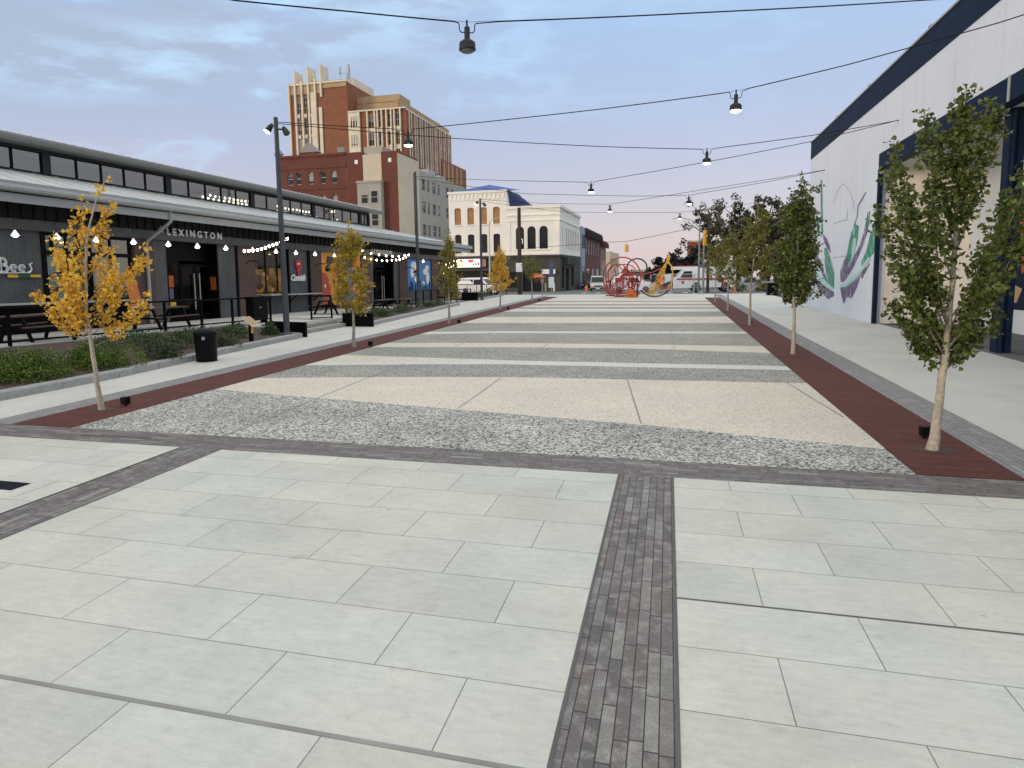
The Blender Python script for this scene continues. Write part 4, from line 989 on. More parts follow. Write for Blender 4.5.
# ------------------------------------------------------------------ trees of the plaza
def leafy(mb, pts, rng, size, sig, per):
    """leaves in short twig clumps along a branch"""
    for i in range(len(pts) - 1):
        a, b = Vector(pts[i]), Vector(pts[i + 1]); n = max(1, int(per * (b - a).length))
        for _ in range(n):
            q = a.lerp(b, rng.random()); off = Vector((rng.gauss(0, sig), rng.gauss(0, sig), rng.gauss(0, sig * .9)))
            c = q + off
            for _ in range(rng.randint(2, 5)):
                mb.leaf(c + Vector((rng.gauss(0, .03), rng.gauss(0, .03), rng.gauss(0, .03))), size, rng)
def curve(a, b, rng, bend=.25, n=6):
    """branch that leaves sideways then turns upward"""
    A, B = Vector(a), Vector(b); out = []
    ctrl = Vector((B.x * .62 + A.x * .38, B.y * .62 + A.y * .38, A.z + (B.z - A.z) * (.5 - bend)))
    for i in range(n + 1):
        t = i / n; out.append((1 - t) ** 2 * A + 2 * t * (1 - t) * ctrl + t * t * B + Vector((rng.gauss(0, .012), rng.gauss(0, .012), 0)))
    return out
def make_tree(x, y, mat, lab, trunk, tips, seed, size, sig, per, r0=.055, lead=0.35, twig=.15, bend=.25):
    """trunk: [(lateral, z)...] from the ground; tips: [(z on trunk, lateral, z, depth)] branch ends; lateral measured across the view"""
    rng = random.Random(seed)
    t = thing('ginkgo_tree', lab, 'tree', (x, y, 0), group='young ginkgo trees along the plaza')
    Lt = RIGHT; D = Vector((-Lt.y, Lt.x, 0))
    P = lambda l, z, dd=0: Lt * l + D * dd + Vector((0, 0, z))
    tp = [P(l, z) for l, z in trunk]
    tr_ = MB(); n = len(tp)
    fine = []
    for i in range(n - 1):
        for k in range(4): fine.append(tp[i].lerp(tp[i + 1], k / 4))
    fine.append(tp[-1]); K = len(fine)
    tr_.tube([tuple(p + Vector((rng.gauss(0, .006), rng.gauss(0, .006), 0))) for p in fine], [r0 * (1.35 if i == 0 else 1.08 if i == 1 else (1 - .86 * i / (K - 1))) for i in range(K)], 10)
    fo = MB(); zt = tp[-1].z
    def on_trunk(z):
        for a, b in zip(tp[:-1], tp[1:]):
            if a.z <= z <= b.z: return a.lerp(b, (z - a.z) / max(1e-6, b.z - a.z))
        return tp[-1]
    for z0, l, z, dd in tips:
        br = curve(on_trunk(z0), P(l, z, dd), rng, bend)
        tr_.tube([tuple(p) for p in br], [max(.003, r0 * .2 * (1 - .8 * i / 6)) for i in range(7)], 6, 1)
        leafy(fo, br[2:] if bend > .1 else br[1:], rng, size, sig, per)
        for i in (2, 3, 4, 5):                                           # side twigs
            for _ in range(2):
                e = br[i] + Vector((rng.gauss(0, twig), rng.gauss(0, twig), abs(rng.gauss(.1, .08))))
                tr_.tube([tuple(br[i]), tuple(e)], [.005, .003], 4, 1, cap=False); leafy(fo, [br[i], e], rng, size, sig * .6, per * .7)
    leafy(fo, [on_trunk(zt * (1 - lead)), on_trunk(zt * (1 - lead * .4)), tp[-1]], rng, size, sig * .8, per)
    tr_.build('trunk', ['bark', 'limb'], t); fo.build('foliage', mat, t)
    return t
k1 = .0171
def px1(x, y): return (x - 101) * k1, (410 - y) * k1
tk = [px1(101, 410), px1(97, 355), px1(95, 310), px1(98, 262), px1(104, 230), px1(112, 205), px1(124, 184)]
tips = []
for z0, x, y, dd in ((1.15, 44, 284, 0), (1.2, 62, 302, .2), (1.3, 72, 285, -.25), (1.5, 66, 234, .1), (1.6, 80, 252, -.25), (1.1, 161, 296, 0), (1.2, 140, 303, .2), (1.55, 159, 243, .05), (1.6, 140, 262, -.3), (1.9, 150, 258, .2), (2.1, 89, 219, 0), (2.2, 124, 215, 0),
                    (1.7, 114, 246, .35), (1.7, 97, 250, -.35), (1.3, 118, 292, .3), (1.3, 88, 292, -.3), (2.6, 99, 199, 0), (2.9, 126, 203, 0), (1.4, 105, 272, .4), (1.4, 100, 275, -.4)):
    l, z = px1(x, y); tips.append((z0, l, z, dd))
make_tree(-9.5, 9.19, 'leaf_yellow', 'nearest yellow ginkgo on the left, golden leaves in loose spreading clumps', tk, tips, 3, .064, .034, 28, .042, .07, .07)
k2 = .0122
def px2(x, y): return (x - 933) * k2, (450 - y) * k2
tk = [px2(933, 450), px2(936, 400), px2(940, 355), px2(941, 300), px2(942, 220), px2(943, 150), px2(942, 96)]
tips = []
for z0, x, y, dd in ((1.3, 863, 203, .05), (1.45, 867, 168, -.1), (1.55, 881, 140, .15), (2.1, 903, 115, 0), (2.5, 922, 128, .1), (2.4, 978, 116, 0), (2.7, 958, 112, -.1), (1.5, 1024, 143, 0), (1.35, 1014, 190, .2), (1.3, 1004, 235, -.2), (1.2, 995, 275, .15),
                    (1.2, 872, 255, -.2), (1.1, 888, 298, .15), (1.0, 985, 312, -.1), (.98, 908, 330, .1), (.98, 962, 336, .1), (1.35, 1000, 205, -.35), (1.6, 925, 190, .55), (1.6, 960, 195, -.55), (1.25, 925, 265, .55), (1.25, 955, 270, -.55), (1.1, 938, 320, .25), (2.9, 945, 100, .05), (2.9, 936, 106, -.05), (1.5, 898, 195, -.3)):
    l, z = px2(x, y); tips.append((z0, l, z, dd))
make_tree(3.22, 9.14, 'leaf_green', 'nearest green ginkgo on the right in front of the navy pillar', tk, tips, 5, .061, .040, 54, .056, .5, .07, .06)
def auto_tree(x, y, mat, lab, h, zc, w, seed, per=13, size=.07, lean=0, nb=24, taper=.55, low=.6, r0=.05):
    rng = random.Random(seed)
    tk = [(0, 0), (rng.gauss(0, .03), h * .3), (lean * .5, h * .6), (lean, h)]
    tips = []
    for i in range(nb):
        f = i / (nb - 1); z0 = zc + (h * .82 - zc) * f
        a = i * 2.4 + rng.random() * .6
        prof = (low + (1 - low) * min(1, f / .25)) * (1 - taper * max(0, (f - .25) / .75)) 
        rr = w / 2 * prof * rng.uniform(.75, 1.08); up_ = rng.uniform(.35, .8) * (1 - .35 * f)
        tips.append((z0, rr * math.cos(a) + lean * f, min(h * .97, z0 + up_), rr * math.sin(a)))
    return make_tree(x, y, mat, lab, tk, tips, seed, size, .075, per * 2.3, r0, .28)
auto_tree(-9.43, 18.66, 'leaf_mixed', 'second ginkgo on the left, yellow with green lower leaves, before the amber mural', 3.85, .95, 1.5, 21, 12)
auto_tree(-9.35, 27.7, 'leaf_mixed2', 'third ginkgo on the left, slim with a tall leader, at the end of the hall', 4.15, 1.0, 1.35, 22, 8, lean=.05, taper=.8)
auto_tree(-9.5, 37.5, 'leaf_yellow', 'fourth ginkgo on the left, bright yellow, before the white building', 3.7, .9, 1.75, 23, 12, taper=.85)
auto_tree(-9.6, 47.5, 'leaf_olive', 'fifth and farthest ginkgo on the left, sparse olive crown', 3.4, 1.35, 1.7, 24, 8, nb=18, taper=.35)
auto_tree(3.21, 18.6, 'leaf_green', 'second ginkgo on the right, narrow and dark green, beside the mural', 4.6, 1.15, 1.35, 25, 17, taper=.72, nb=32)
auto_tree(3.12, 27.6, 'leaf_olive', 'third ginkgo on the right, olive turning yellow', 4.7, 1.25, 1.9, 26, 13, lean=.2)
auto_tree(3.04, 36.5, 'leaf_olive', 'fourth ginkgo on the right, small olive crown', 4.3, 1.3, 1.8, 27, 11)
auto_tree(3.0, 45.7, 'leaf_olive', 'farthest ginkgo on the right, before the white truck', 4.2, 1.4, 1.8, 28, 10)
def uplight(x, y, lab):
    t = thing('tree_uplight', lab, 'uplight', (x, y, 0), group='small black tree uplights')
    q = MB(); q.tube([(0, 0, .0), (0, 0, .1)], .02, 6); q.build('stake', 'black', t); q = MB(); q.box(-.06, .06, -.06, .06, .03, .16); q.build('head', 'black', t, .01)
for x, y, lab in ((-9.36, 9.58, 'black uplight beside the nearest yellow tree'), (-8.98, 18.9, 'black uplight beside the second left tree'), (-8.95, 27.9, 'black uplight beside the third left tree'), (-9.05, 37.7, 'black uplight beside the fourth left tree'), (-9.1, 47.7, 'black uplight beside the farthest left tree'),
                  (3.34, 9.76, 'black uplight behind the nearest right tree'), (3.28, 19.0, 'black uplight behind the second right tree'), (3.2, 28.0, 'black uplight behind the third right tree'), (3.1, 36.9, 'black uplight behind the fourth right tree')):
    uplight(x, y, lab)
for x, y, lab in ((-9.5, 9.19, 'round pit at the nearest yellow tree trunk'), (3.22, 9.14, 'dark tree pit at the foot of the nearest right tree')):
    q = MB(); q.poly([(x + .26 * math.cos(t * PI / 8), y + .17 * math.sin(t * PI / 8), .007) for t in range(16)]); struct('tree_pit', q, 'soil')

# shrubs
def shrub(x, y, z, rx, ry, h, mat, lab, n, seed, size=.045):
    rng = random.Random(seed); mb = MB()
    lobes = [(rng.gauss(0, .42) * rx, rng.gauss(0, .42) * ry, rng.uniform(.55, 1.0) * h, rng.uniform(.35, .6)) for _ in range(9)] + [(0, 0, h, .7)]
    for _ in range(n):
        lx, ly, lh, lr = rng.choice(lobes)
        a = rng.random() * 2 * PI; e = math.asin(rng.random() ** .8)
        k = rng.uniform(.8, 1.06)
        px_, py_, pz_ = lx + rx * lr * k * math.cos(e) * math.cos(a), ly + ry * lr * k * math.cos(e) * math.sin(a), lh * k * math.sin(e)
        mb.leaf((px_, py_, max(.02, pz_)), size, rng, .8)
    for i in range(10):
        lx, ly, lh, lr = lobes[i % len(lobes)]; mb.tube([(0, 0, 0), (lx * .5, ly * .5, lh * .5), (lx + rng.gauss(0, .1), ly + rng.gauss(0, .1), lh * .85)], [.015, .01, .004], 5, 1)
    o = mb.build('shrub', [mat, 'darkbark']); o.location = (x, y, z)
    return tag(o, lab, 'shrub', 'low shrubs in the planting beds')
SH = [(-13.35, 10.9, 1.0, 1.0, .72, 'leaf_bright', 'broad bright green shrub at the left edge behind the kerb', 7500), (-13.1, 12.6, .85, .85, .66, 'leaf_bright', 'dense green shrub behind the nearest yellow tree trunk', 5600), (-14.6, 11.6, .6, .6, .55, 'leaf_shrub', 'dark green shrub behind the two front shrubs', 2600),
      (-12.75, 14.4, .55, .55, .5, 'leaf_grassy', 'low muted shrub spilling over the kerb left of the trash can', 1800), (-15.0, 14.6, .8, .8, .6, 'leaf_grassy', 'dark low shrub by the railing behind the first tree', 1700), (-15.2, 16.4, .85, .9, .6, 'leaf_shrub', 'green shrub below the railing left of the entrance', 1700),
      (-13.8, 15.7, .65, .7, .48, 'leaf_grassy', 'muted green shrub directly left of the trash can', 1900), (-14.5, 17.3, .8, .8, .55, 'leaf_shrub', 'green shrub behind the trash can', 1900), (-13.2, 17.3, .45, .4, .42, 'leaf_grassy', 'small yellowish shrub just right of the trash can', 1300),
      (-15.2, 18.6, .8, .9, .55, 'leaf_grassy', 'muted shrub at the railing in front of the entrance', 1500), (-14.3, 19.5, .8, .7, .5, 'leaf_shrub', 'dark green shrub behind the information panel', 1600), (-15.0, 20.6, .6, .5, .5, 'leaf_grassy', 'grassy shrub below the menu cabinet', 1400), (-13.8, 20.9, .4, .35, .5, 'leaf_shrub', 'upright green shrub left of the nearest lamp post', 1200),
      (-13.6, 27.3, .6, .7, .38, 'leaf_grassy', 'low shrub at the head of the far bed', 1300), (-14.4, 28.6, .7, .9, .45, 'leaf_shrub', 'green shrub in the far bed behind the second tree', 1400), (-13.7, 30.3, .6, .9, .4, 'leaf_shrub', 'green shrub midway along the far bed kerb', 1400), (-14.6, 31.6, .7, .9, .45, 'leaf_grassy', 'muted shrub against the far railing', 1200),
      (-14.1, 33.3, .6, 1.0, .4, 'leaf_shrub', 'yellow-tipped green shrub in the far bed', 1200), (-14.6, 35.6, .6, 1.0, .42, 'leaf_grassy', 'shrub at the foot of the second lamp post', 1100), (-14.4, 38.6, .55, 1.0, .4, 'leaf_grassy', 'shrub beyond the second lamp post', 900), (-14.6, 41.0, .5, .9, .4, 'leaf_shrub', 'last shrub at the end of the far bed', 900),
      (-15.1, 51.5, .6, 1.3, .6, 'leaf_shrub', 'green hedge-like shrub right of the third lamp post', 900), (-15.2, 54.5, .6, 1.4, .65, 'leaf_shrub', 'green shrub left of the wooden utility pole', 900)]
for i, (x, y, rx, ry, h, mat, lab, n) in enumerate(SH): shrub(x, y, .11, rx, ry, h, mat, lab, n, 100 + i)

# ------------------------------------------------------------------ right building
def T3(y, n, z): return (7.8 - n, y, z)                       # wall local: y along, n out to the plaza, z up
rb = thing('white_warehouse', 'large white painted building with navy roof band and mural', 'building', (0, 0, 0), (SLOPE, 0, 0))
YA, YC, YE = 28.9, 42.0, 4.0
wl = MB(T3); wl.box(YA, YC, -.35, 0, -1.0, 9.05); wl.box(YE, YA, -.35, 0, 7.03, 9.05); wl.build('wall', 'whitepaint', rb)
bd = MB(T3); bd.box(YE, YC + .02, -.37, .02, 9.05, 9.98); bd.build('roof_band', 'navy', rb)
cp = MB(T3); cp.box(YE, YC + .05, -.42, .06, 9.981, 10.04)
for y in (24, 30.5, 35.8): cp.box(y, y + .25, -.3, .07, 10.041, 10.09)
cp.build('coping', 'fascia', rb)
ln = MB(T3); ln.box(YE, YA - .02, -.36, .03, 6.45, 7.03); ln.build('lintel_band', 'navy', rb)
rp = MB(T3); rp.box(18.72, 18.80, .031, .06, 6.44, 7.04); rp.build('downpipe_stub', 'fascia', rb)
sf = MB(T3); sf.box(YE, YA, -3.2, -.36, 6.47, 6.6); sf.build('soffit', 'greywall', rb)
bw = MB(T3); bw.box(YE, YA, -3.4, -3.2, -1, 6.6); bw.build('back_wall', 'whitepaint', rb)
ew = MB(T3); ew.box(YA, YA + .02, -3.2, -.36, -1, 6.47); ew.build('recess_end_wall', 'creamwall', rb)
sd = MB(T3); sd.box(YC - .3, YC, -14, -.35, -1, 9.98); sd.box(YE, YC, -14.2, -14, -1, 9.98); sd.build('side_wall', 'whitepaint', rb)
rt = MB(T3); rt.box(YE, YC - .3, -14, -.37, 9.5, 9.6); rt.build('roof', 'asphalt', rb)
pt = MB(T3); pt.box(YA - .2, YA - .002, -.10, .04, -.8, 6.44); pt.build('corner_post', 'navy', rb)
def pillar(y):
    q = MB(T3); q.box(y - .18, y + .18, -.72, -.38, -.3, 6.46); o = q.build('pillar', 'navy', rb, .015)
    q = MB(T3); q.tube([(y - .24, -.45, .2), (y - .24, -.45, 6.4)], .05, 8); q.build('conduit', 'navy', o)
pillar(19.75); pillar(9.6)
# wing mural: brush strokes between the corner (y=42) and the post
def mz(y, z): return z - SLOPE * y                         # world height -> wall local
WING = {'purple': [[(34.22, 1.34), (34.07, 1.16), (33.72, 0.82), (33.34, 0.52), (32.82, 0.87), (32.06, 0.84), (31.49, 1.16), (30.96, 1.59), (30.86, 1.84), (31.72, 1.58), (32.96, 1.24), (34.0, 1.15)], [(34.07, 1.53), (34.23, 1.98), (33.7, 2.43), (33.17, 2.73), (32.88, 2.25), (32.34, 2.38), (31.09, 3.14), (30.48, 3.72), (30.0, 4.12), (30.0, 3.65), (30.77, 2.97), (31.84, 2.25), (33.04, 1.68), (33.7, 1.49)], [(38.18, 3.93), (37.24, 3.64), (36.39, 3.17), (36.25, 2.88), (36.93, 3.14), (37.73, 3.46)], [(40.51, 2.97), (39.38, 2.84), (38.11, 2.41), (37.57, 1.96), (36.84, 1.57), (37.76, 1.76), (39.04, 2.37), (40.25, 2.69)], [(40.27, 1.78), (39.12, 1.53), (37.21, 1.21), (35.25, 0.99), (35.25, 0.8), (35.84, 0.72), (36.44, 0.6), (37.12, 0.75), (38.03, 0.83), (39.32, 1.31)], [(32.22, 3.98), (31.76, 4.36), (31.72, 4.81), (31.2, 5.02), (30.59, 5.26), (30.5, 5.23), (31.07, 4.96), (31.56, 4.76), (31.63, 4.33), (32.06, 3.94)], [(30.7, 1.76), (29.61, 2.36), (29.52, 2.32), (30.54, 1.71)], [(30.86, 1.84), (30.07, 2.2), (29.98, 2.16), (30.73, 1.79)]], 'mint': [[(34.11, 1.39), (33.0, 1.48), (31.76, 1.79), (30.62, 2.16), (29.73, 2.59), (29.45, 2.55), (30.46, 2.04), (31.57, 1.65), (32.91, 1.33), (34.02, 1.28)], [(39.73, 2.1), (37.74, 1.65), (35.33, 1.17), (35.22, 1.03), (37.22, 1.26), (39.16, 1.74)], [(41.18, 4.78), (40.52, 4.84), (39.93, 4.17), (40.03, 3.65), (40.69, 3.89)], [(32.05, 3.43), (31.69, 3.45), (31.74, 2.75), (32.19, 2.42), (32.22, 2.93)]], 'green': [[(30.62, 2.12), (30.81, 2.41), (30.17, 2.8), (29.63, 3.56), (28.83, 4.07), (28.72, 3.44), (29.1, 2.74), (29.96, 2.4)], [(33.17, 2.77), (32.58, 3.7), (32.01, 4.05), (31.38, 3.93), (31.44, 3.4), (31.92, 2.67), (32.49, 2.33), (33.08, 2.25)], [(30.61, 3.68), (30.14, 4.44), (29.81, 4.41), (29.88, 3.88), (30.73, 3.09)], [(37.67, 3.16), (37.15, 3.19), (35.97, 2.45), (35.34, 1.88), (35.26, 1.22), (35.95, 1.3), (36.86, 1.67), (37.43, 2.36)], [(41.75, 4.93), (41.33, 5.01), (41.03, 4.01), (41.36, 3.81)], [(40.01, 4.81), (39.35, 4.66), (38.71, 3.8), (39.52, 4.05)], [(39.2, 6.8), (38.86, 6.76), (38.14, 3.98), (38.47, 3.79)], [(37.76, 1.76), (36.84, 1.55), (35.3, 1.27), (35.25, 1.17), (36.81, 1.39)], [(34.09, 1.24), (32.9, 1.31), (31.57, 1.61), (31.47, 1.57), (32.83, 1.25), (33.96, 1.17)]], 'pencil': [[(36.12, 5.39), (35.44, 5.87), (34.37, 6.07), (33.1, 5.61), (32.41, 5.04), (32.29, 4.69), (32.38, 4.7), (32.51, 5.03), (33.19, 5.6), (34.37, 6.03), (35.32, 5.83), (36.0, 5.36)], [(35.96, 4.33), (34.6, 4.36), (33.43, 4.35), (33.41, 4.79), (33.31, 4.78), (33.29, 4.31), (34.55, 4.31), (35.92, 4.29)], [(41.23, 5.54), (40.82, 5.55), (40.53, 5.16), (41.05, 5.18)], [(40.48, 5.43), (40.19, 5.45), (39.91, 5.06), (40.31, 5.06)], [(40.7, 4.96), (40.29, 4.98), (40.01, 4.55), (40.47, 4.56)], [(35.81, 2.67), (33.23, 2.71), (33.22, 2.67), (35.8, 2.64)]]}
k = 0
for half in (0, 1):
    mu = MB(T3)
    for mi_, nm in enumerate(('green', 'purple', 'mint')):
        for p in WING[nm]:
            if (p[0][0] > 35) != bool(half): continue
            k += 1; dn = .003 + .0011 * k + (.03 if nm == 'mint' else 0)
            P = [(y, dn, mz(y, z)) for y, z in p]; n_ = len(P)
            mu.add(P + [(y, 0, z) for y, _, z in P], [tuple(range(n_))] + [(i, (i + 1) % n_, n_ + (i + 1) % n_, n_ + i) for i in range(n_)], mi_)
    mu.build('wing_mural', ['green', 'purple', 'mint'], rb)
mu = MB(T3)
for i, p in enumerate(WING['pencil']):
    P = [(y, .003 + .001 * i, mz(y, z)) for y, z in p]; mu.poly(P)
build_each(mu, 'mural_outline', 'pencil', rb)
# second mural on the recessed wall
m2 = MB(T3); m2.box(14, 26.7, -3.2, -3.185, mz(22, .82), mz(22, 4.3)); m2.build('dark_mural_panel', 'navy', rb)
m2 = MB(T3)
def sh2(pts, m, n=-3.184):
    P = [(y, n, mz(22, z)) for y, z in pts]; k = len(P); m2.add(P + [(y, n + .006, z) for y, _, z in P], [tuple(range(k)), tuple(range(2 * k - 1, k - 1, -1))] + [(i, (i + 1) % k, k + (i + 1) % k, k + i) for i in range(k)], m)
sh2([(26.5, 2.2), (25.7, 1.5), (25.2, 1.9), (25.5, 2.6), (26.0, 2.9)], 0); sh2([(26.3, 1.0), (25.1, 1.05), (24.8, 1.5), (25.6, 1.7)], 2); sh2([(25.3, 3.9), (24.6, 4.1), (24.3, 2.2), (24.9, 2.0), (25.1, 3.0)], 1); sh2([(26.5, 3.5), (25.9, 3.45), (26.0, 3.25), (26.5, 3.2)], 1, -3.183); sh2([(26.6, 2.6), (26.2, 3.1), (26.0, 2.0), (26.4, 1.5)], 3, -3.18)
sh2([(23.9, 3.6), (22.8, 3.8), (22.4, 1.9), (23.6, 1.2)], 0, -3.182); sh2([(22.0, 3.9), (20.5, 3.2), (21.2, 1.3), (22.3, 1.4)], 1, -3.182)
build_each(m2, 'mural_figure', ['teal', 'rust', 'tanstone', 'teal'], rb)
for x, y, lab in ((9.0, 27.4, 'brown wheel stop lying nearest the recess end wall'), (9.9, 26.9, 'brown wheel stop lying deeper in the recess')):
    q = MB(); q.box(-.45, .45, -.09, .09, 0, .12); o = q.build('wheel_stop', 'wood', bevel=.03); o.location = (x, y, -.005); o.rotation_euler.z = R(-15); tag(o, lab, 'wheel stop', 'wheel stops in the recess')
def bin_(x, y, lab, s=1.0):
    t = thing('black_bin', lab, 'bin', (x, y, gz(y)))
    q = MB(); q.box(-.4 * s, .4 * s, -.4 * s, .4 * s, .02, .95 * s); q.build('body', 'black', t, .03); q = MB(); q.box(-.43 * s, .43 * s, -.43 * s, .43 * s, .951 * s, 1.03 * s); q.build('lid', 'dark', t, .02)
bin_(8.0, 56.5, 'black square bin on the far right sidewalk'); bin_(7.3, 45.2, 'smaller black bin beside the white wall, behind the second right tree', .6)

# ------------------------------------------------------------------ white corner building
Z0 = gz(86)
wb = thing('corner_building', 'cream white two-storey corner building with blue tarpaulin roof', 'building', (0, 0, 0))
def TW(uu, n, z): return (uu, 86 - n, z)
def TWr(yy, n, z): return (-13.65 + n, yy, z)
XW0, XW1, XWm = -28.7, -13.65, -20.75
holes = []; arch = {}
for a in (-27.9, -26.1, -24.3, -22.55):
    holes.append((a, a + .92, 8.38, 10.6)); arch[len(holes) - 1] = .22
    holes.append((a, a + .92, 4.62, 7.1)); arch[len(holes) - 1] = .22
for a in (-19.5, -17.95, -16.35):
    holes.append((a, a + 1.12, 4.98, 7.92)); arch[len(holes) - 1] = .56
fw_ = MB(TW); wall_cells(fw_, XW0, XWm, 4.2, 12.7, holes[:8], .3, 0, 0, {k: v for k, v in arch.items() if k < 8})
wall_cells(fw_, XWm, XW1, 4.2, 10.5, holes[8:], .3, 0, 0, {k - 8: v for k, v in arch.items() if k >= 8})
fw_.box(XW0, XWm, -15, -14.8, Z0, 12.7); fw_.quad((XWm, 0, 4.2), (XWm, 0, 12.7), (XWm, -15, 12.7), (XWm, -15, 4.2)); fw_.quad((XW0, 0, Z0), (XW0, 0, 12.7), (XW0, -15, 12.7), (XW0, -15, Z0))
fw_.quad((XW0, -.3, 12.5), (XWm, -.3, 12.5), (XWm, -15, 12.5), (XW0, -15, 12.5)); fw_.quad((XWm, -.3, 10.2), (XW1, -.3, 10.2), (XW1, -20, 10.2), (XWm, -20, 10.2))
fw_.build('stucco_wall', 'cream', wb)
sw = MB(TWr)
side_holes = [(87.6, 88.6, 5.0, 7.9)] + [(91.3 + i * 2.2, 92.4 + i * 2.2, 5.0, 7.9) for i in range(5)] + [(103.2, 104.4, 5.0, 7.9)]
wall_cells(sw, 86, 106, 4.2, 10.5, side_holes, .3, 0, 0, {i: .5 for i in range(7)}); sw.build('side_stucco_wall', 'cream', wb)
tr = MB(TW); tr.box(XW0 - .1, XWm + .1, .0, .18, 12.45, 12.75)
k = XW0
while k < XWm - .3: tr.box(k + .25, k + .5, .0, .12, 11.7, 12.3); k += .6
tr.box(XW0 + .5, XWm - .6, 0, .06, 11.55, 11.68)
tr.box(XWm + .1, XW1 + .15, .0, .2, 10.2, 10.55); tr.box(XWm + .1, XW1 + .1, .0, .12, 9.3, 9.42); tr.box(XWm + .1, XW1 + .1, .0, .1, 8.6, 8.72)
tr.box(XW0, XW1, .0, .14, 4.2, 4.42)
for a in (-27.9, -26.1, -24.3, -22.55):
    for z in (8.38, 4.62): tr.box(a - .1, a + 1.02, .002, .12, z - .14, z - .002)
tr.box(-19.8, -14.9, .002, .1, 4.8, 4.96); tr.box(-20.6, -20.2, .002, .08, 4.45, 8.55); tr.box(-14.2, -13.7, .002, .08, 4.45, 8.55)
for x in (-18.2, -16.6): tr.box(x + .0, x + .07, .002, .06, 4.98, 7.3)
build_each(tr, 'cornice', 'cream', wb)
tr = MB(TWr); tr.box(86.0, 106, .0, .2, 10.2, 10.55); tr.box(86.2, 106, .0, .1, 8.6, 8.75); tr.box(86.2, 106, 0, .12, 4.2, 4.42)
for y in (86.9, 90.2, 101.6, 105.3): tr.box(y, y + .5, .002, .1, 4.45, 8.55)
build_each(tr, 'side_cornice', 'cream', wb)
for i, h in enumerate(holes):
    boarded = i < 8 and i % 2 == 0
    if boarded:
        q = MB(TW); q.box(h[0], h[1], -.2, -.15, h[2], h[3]); o = q.build('window', 'board', wb); o['label'] = 'boarded up upper window'
    else: window(wb, TW, h[0], h[1], h[2], h[3], -.25, 'dark', 'winglass', 1, 2, .07)
for h in side_holes: window(wb, TWr, h[0], h[1], h[2], h[3], -.25, 'fascia', 'winglass', 1, 2, .08)
# ground floor
gf = MB(TW); wall_cells(gf, XW0, XW1, Z0 - .3, 4.2, [(-28.2, -23.4, Z0, 2.2), (-21.6, -19.4, Z0 + .5, 2.0), (-18.6, -16.2, Z0, 2.1)], .5); gf.box(XW0, XW1 + .1, .0, .25, 3.95, 4.19); gf.box(-28.4, -22.6, .02, 1.2, 2.25, 2.5); gf.build('dark_shopfront', 'shopdark', wb)
gs = MB(TWr); wall_cells(gs, 86, 106, Z0 - .9, 4.2, [(87.5, 89.5, Z0 + .3, 2.6), (91, 94, Z0 - .2, 2.4), (96.5, 99, Z0 + .3, 2.6)], .5); gs.box(86.1, 106, 0, .2, 3.95, 4.19)
for y in (88.2, 90.5, 93, 95.5, 98): gs.box(y, y + 1.7, .02, .7, 2.9, 3.9)
gs.build('side_shopfront', 'shopdark', wb)
sg_ = MB(TW); sg_.box(-28.2, -23.4, -.5, -.45, Z0, 2.2); sg_.box(-21.6, -19.4, -.5, -.45, Z0 + .5, 2.0); sg_.box(-18.6, -16.2, -.5, -.45, Z0, 2.1); build_each(sg_, 'shop_window', 'winglass', wb)
sg_ = MB(TWr); sg_.box(87.5, 89.5, -.5, -.45, Z0 + .3, 2.6); sg_.box(91, 94, -.5, -.45, Z0 - .2, 2.4); sg_.box(96.5, 99, -.5, -.45, Z0 + .3, 2.6); build_each(sg_, 'shop_window', 'winglass', wb)
# tarpaulin
ta = MB()
ta.add([(-28.6, 86.3, 12.72), (-20.6, 86.3, 12.75), (-20.0, 92, 13.3), (-24.6, 92, 14.25), (-28.4, 97, 12.9)], [(0, 1, 2, 3), (0, 3, 4)], 0)
pr = random.Random(4)
rows = [[(-20.68 + .9 * s + (2.4 * s) * t, 86.6 + 4 * t * .4 + 3 * s, 12.75 - 2.2 * t - .3 * s + pr.uniform(-.12, .12)) for t in [i / 6 for i in range(7)]] for s in [j_ / 4 for j_ in range(5)]]
vs = [p for rw in rows for p in rw]; ta.add(vs, [(i * 7 + k, i * 7 + k + 1, (i + 1) * 7 + k + 1, (i + 1) * 7 + k) for i in range(4) for k in range(6)], 1, True)
o = ta.build('tarpaulin', ['tarp', 'tarp_dk']); tag(o, 'blue tarpaulin draped over the roof of the cream corner building', 'tarpaulin')
# backlit shop sign
ss = thing('shop_sign', 'backlit white shop sign with red heart and yellow figure under the awning', 'sign', (-25.6, 85.7, 3.27))
q = MB(); q.box(-2.1, 2.1, 0, .25, -.62, .62); q.build('sign_box', 'dark', ss); q = MB(); q.box(-2.0, 1.4, -.03, -.002, -.55, .55); q.build('sign_face', 'signlit', ss)
q = MB()
hp = [(.35 * math.sin(t) ** 3 * 1.2 - .05, .26 * (13 * math.cos(t) - 5 * math.cos(2 * t) - 2 * math.cos(3 * t) - math.cos(4 * t)) / 13 + .28) for t in [2 * PI * i / 20 for i in range(20)]]
shape(q, hp, -.05, 0); 
shape(q, ell(-1.45, -.05, .35, .42), -.05, 1); shape(q, ell(-1.4, .34, .2, .15), -.055, 0)
for i in range(6): shape(q, [(-.9 + i * .36, -.32), (-.66 + i * .36, -.32), (-.66 + i * .36, .02 + (.1 if i in (0, 5) else 0)), (-.9 + i * .36, .02)], -.05, 2 if i % 3 else 0)
q.build('sign_artwork', ['signred', 'signyel', 'pinkbrick'], ss); q = MB(); q.box(1.45, 2.05, -.03, -.002, -.5, .5); q.build('side_panel', 'pinkbrick', ss)
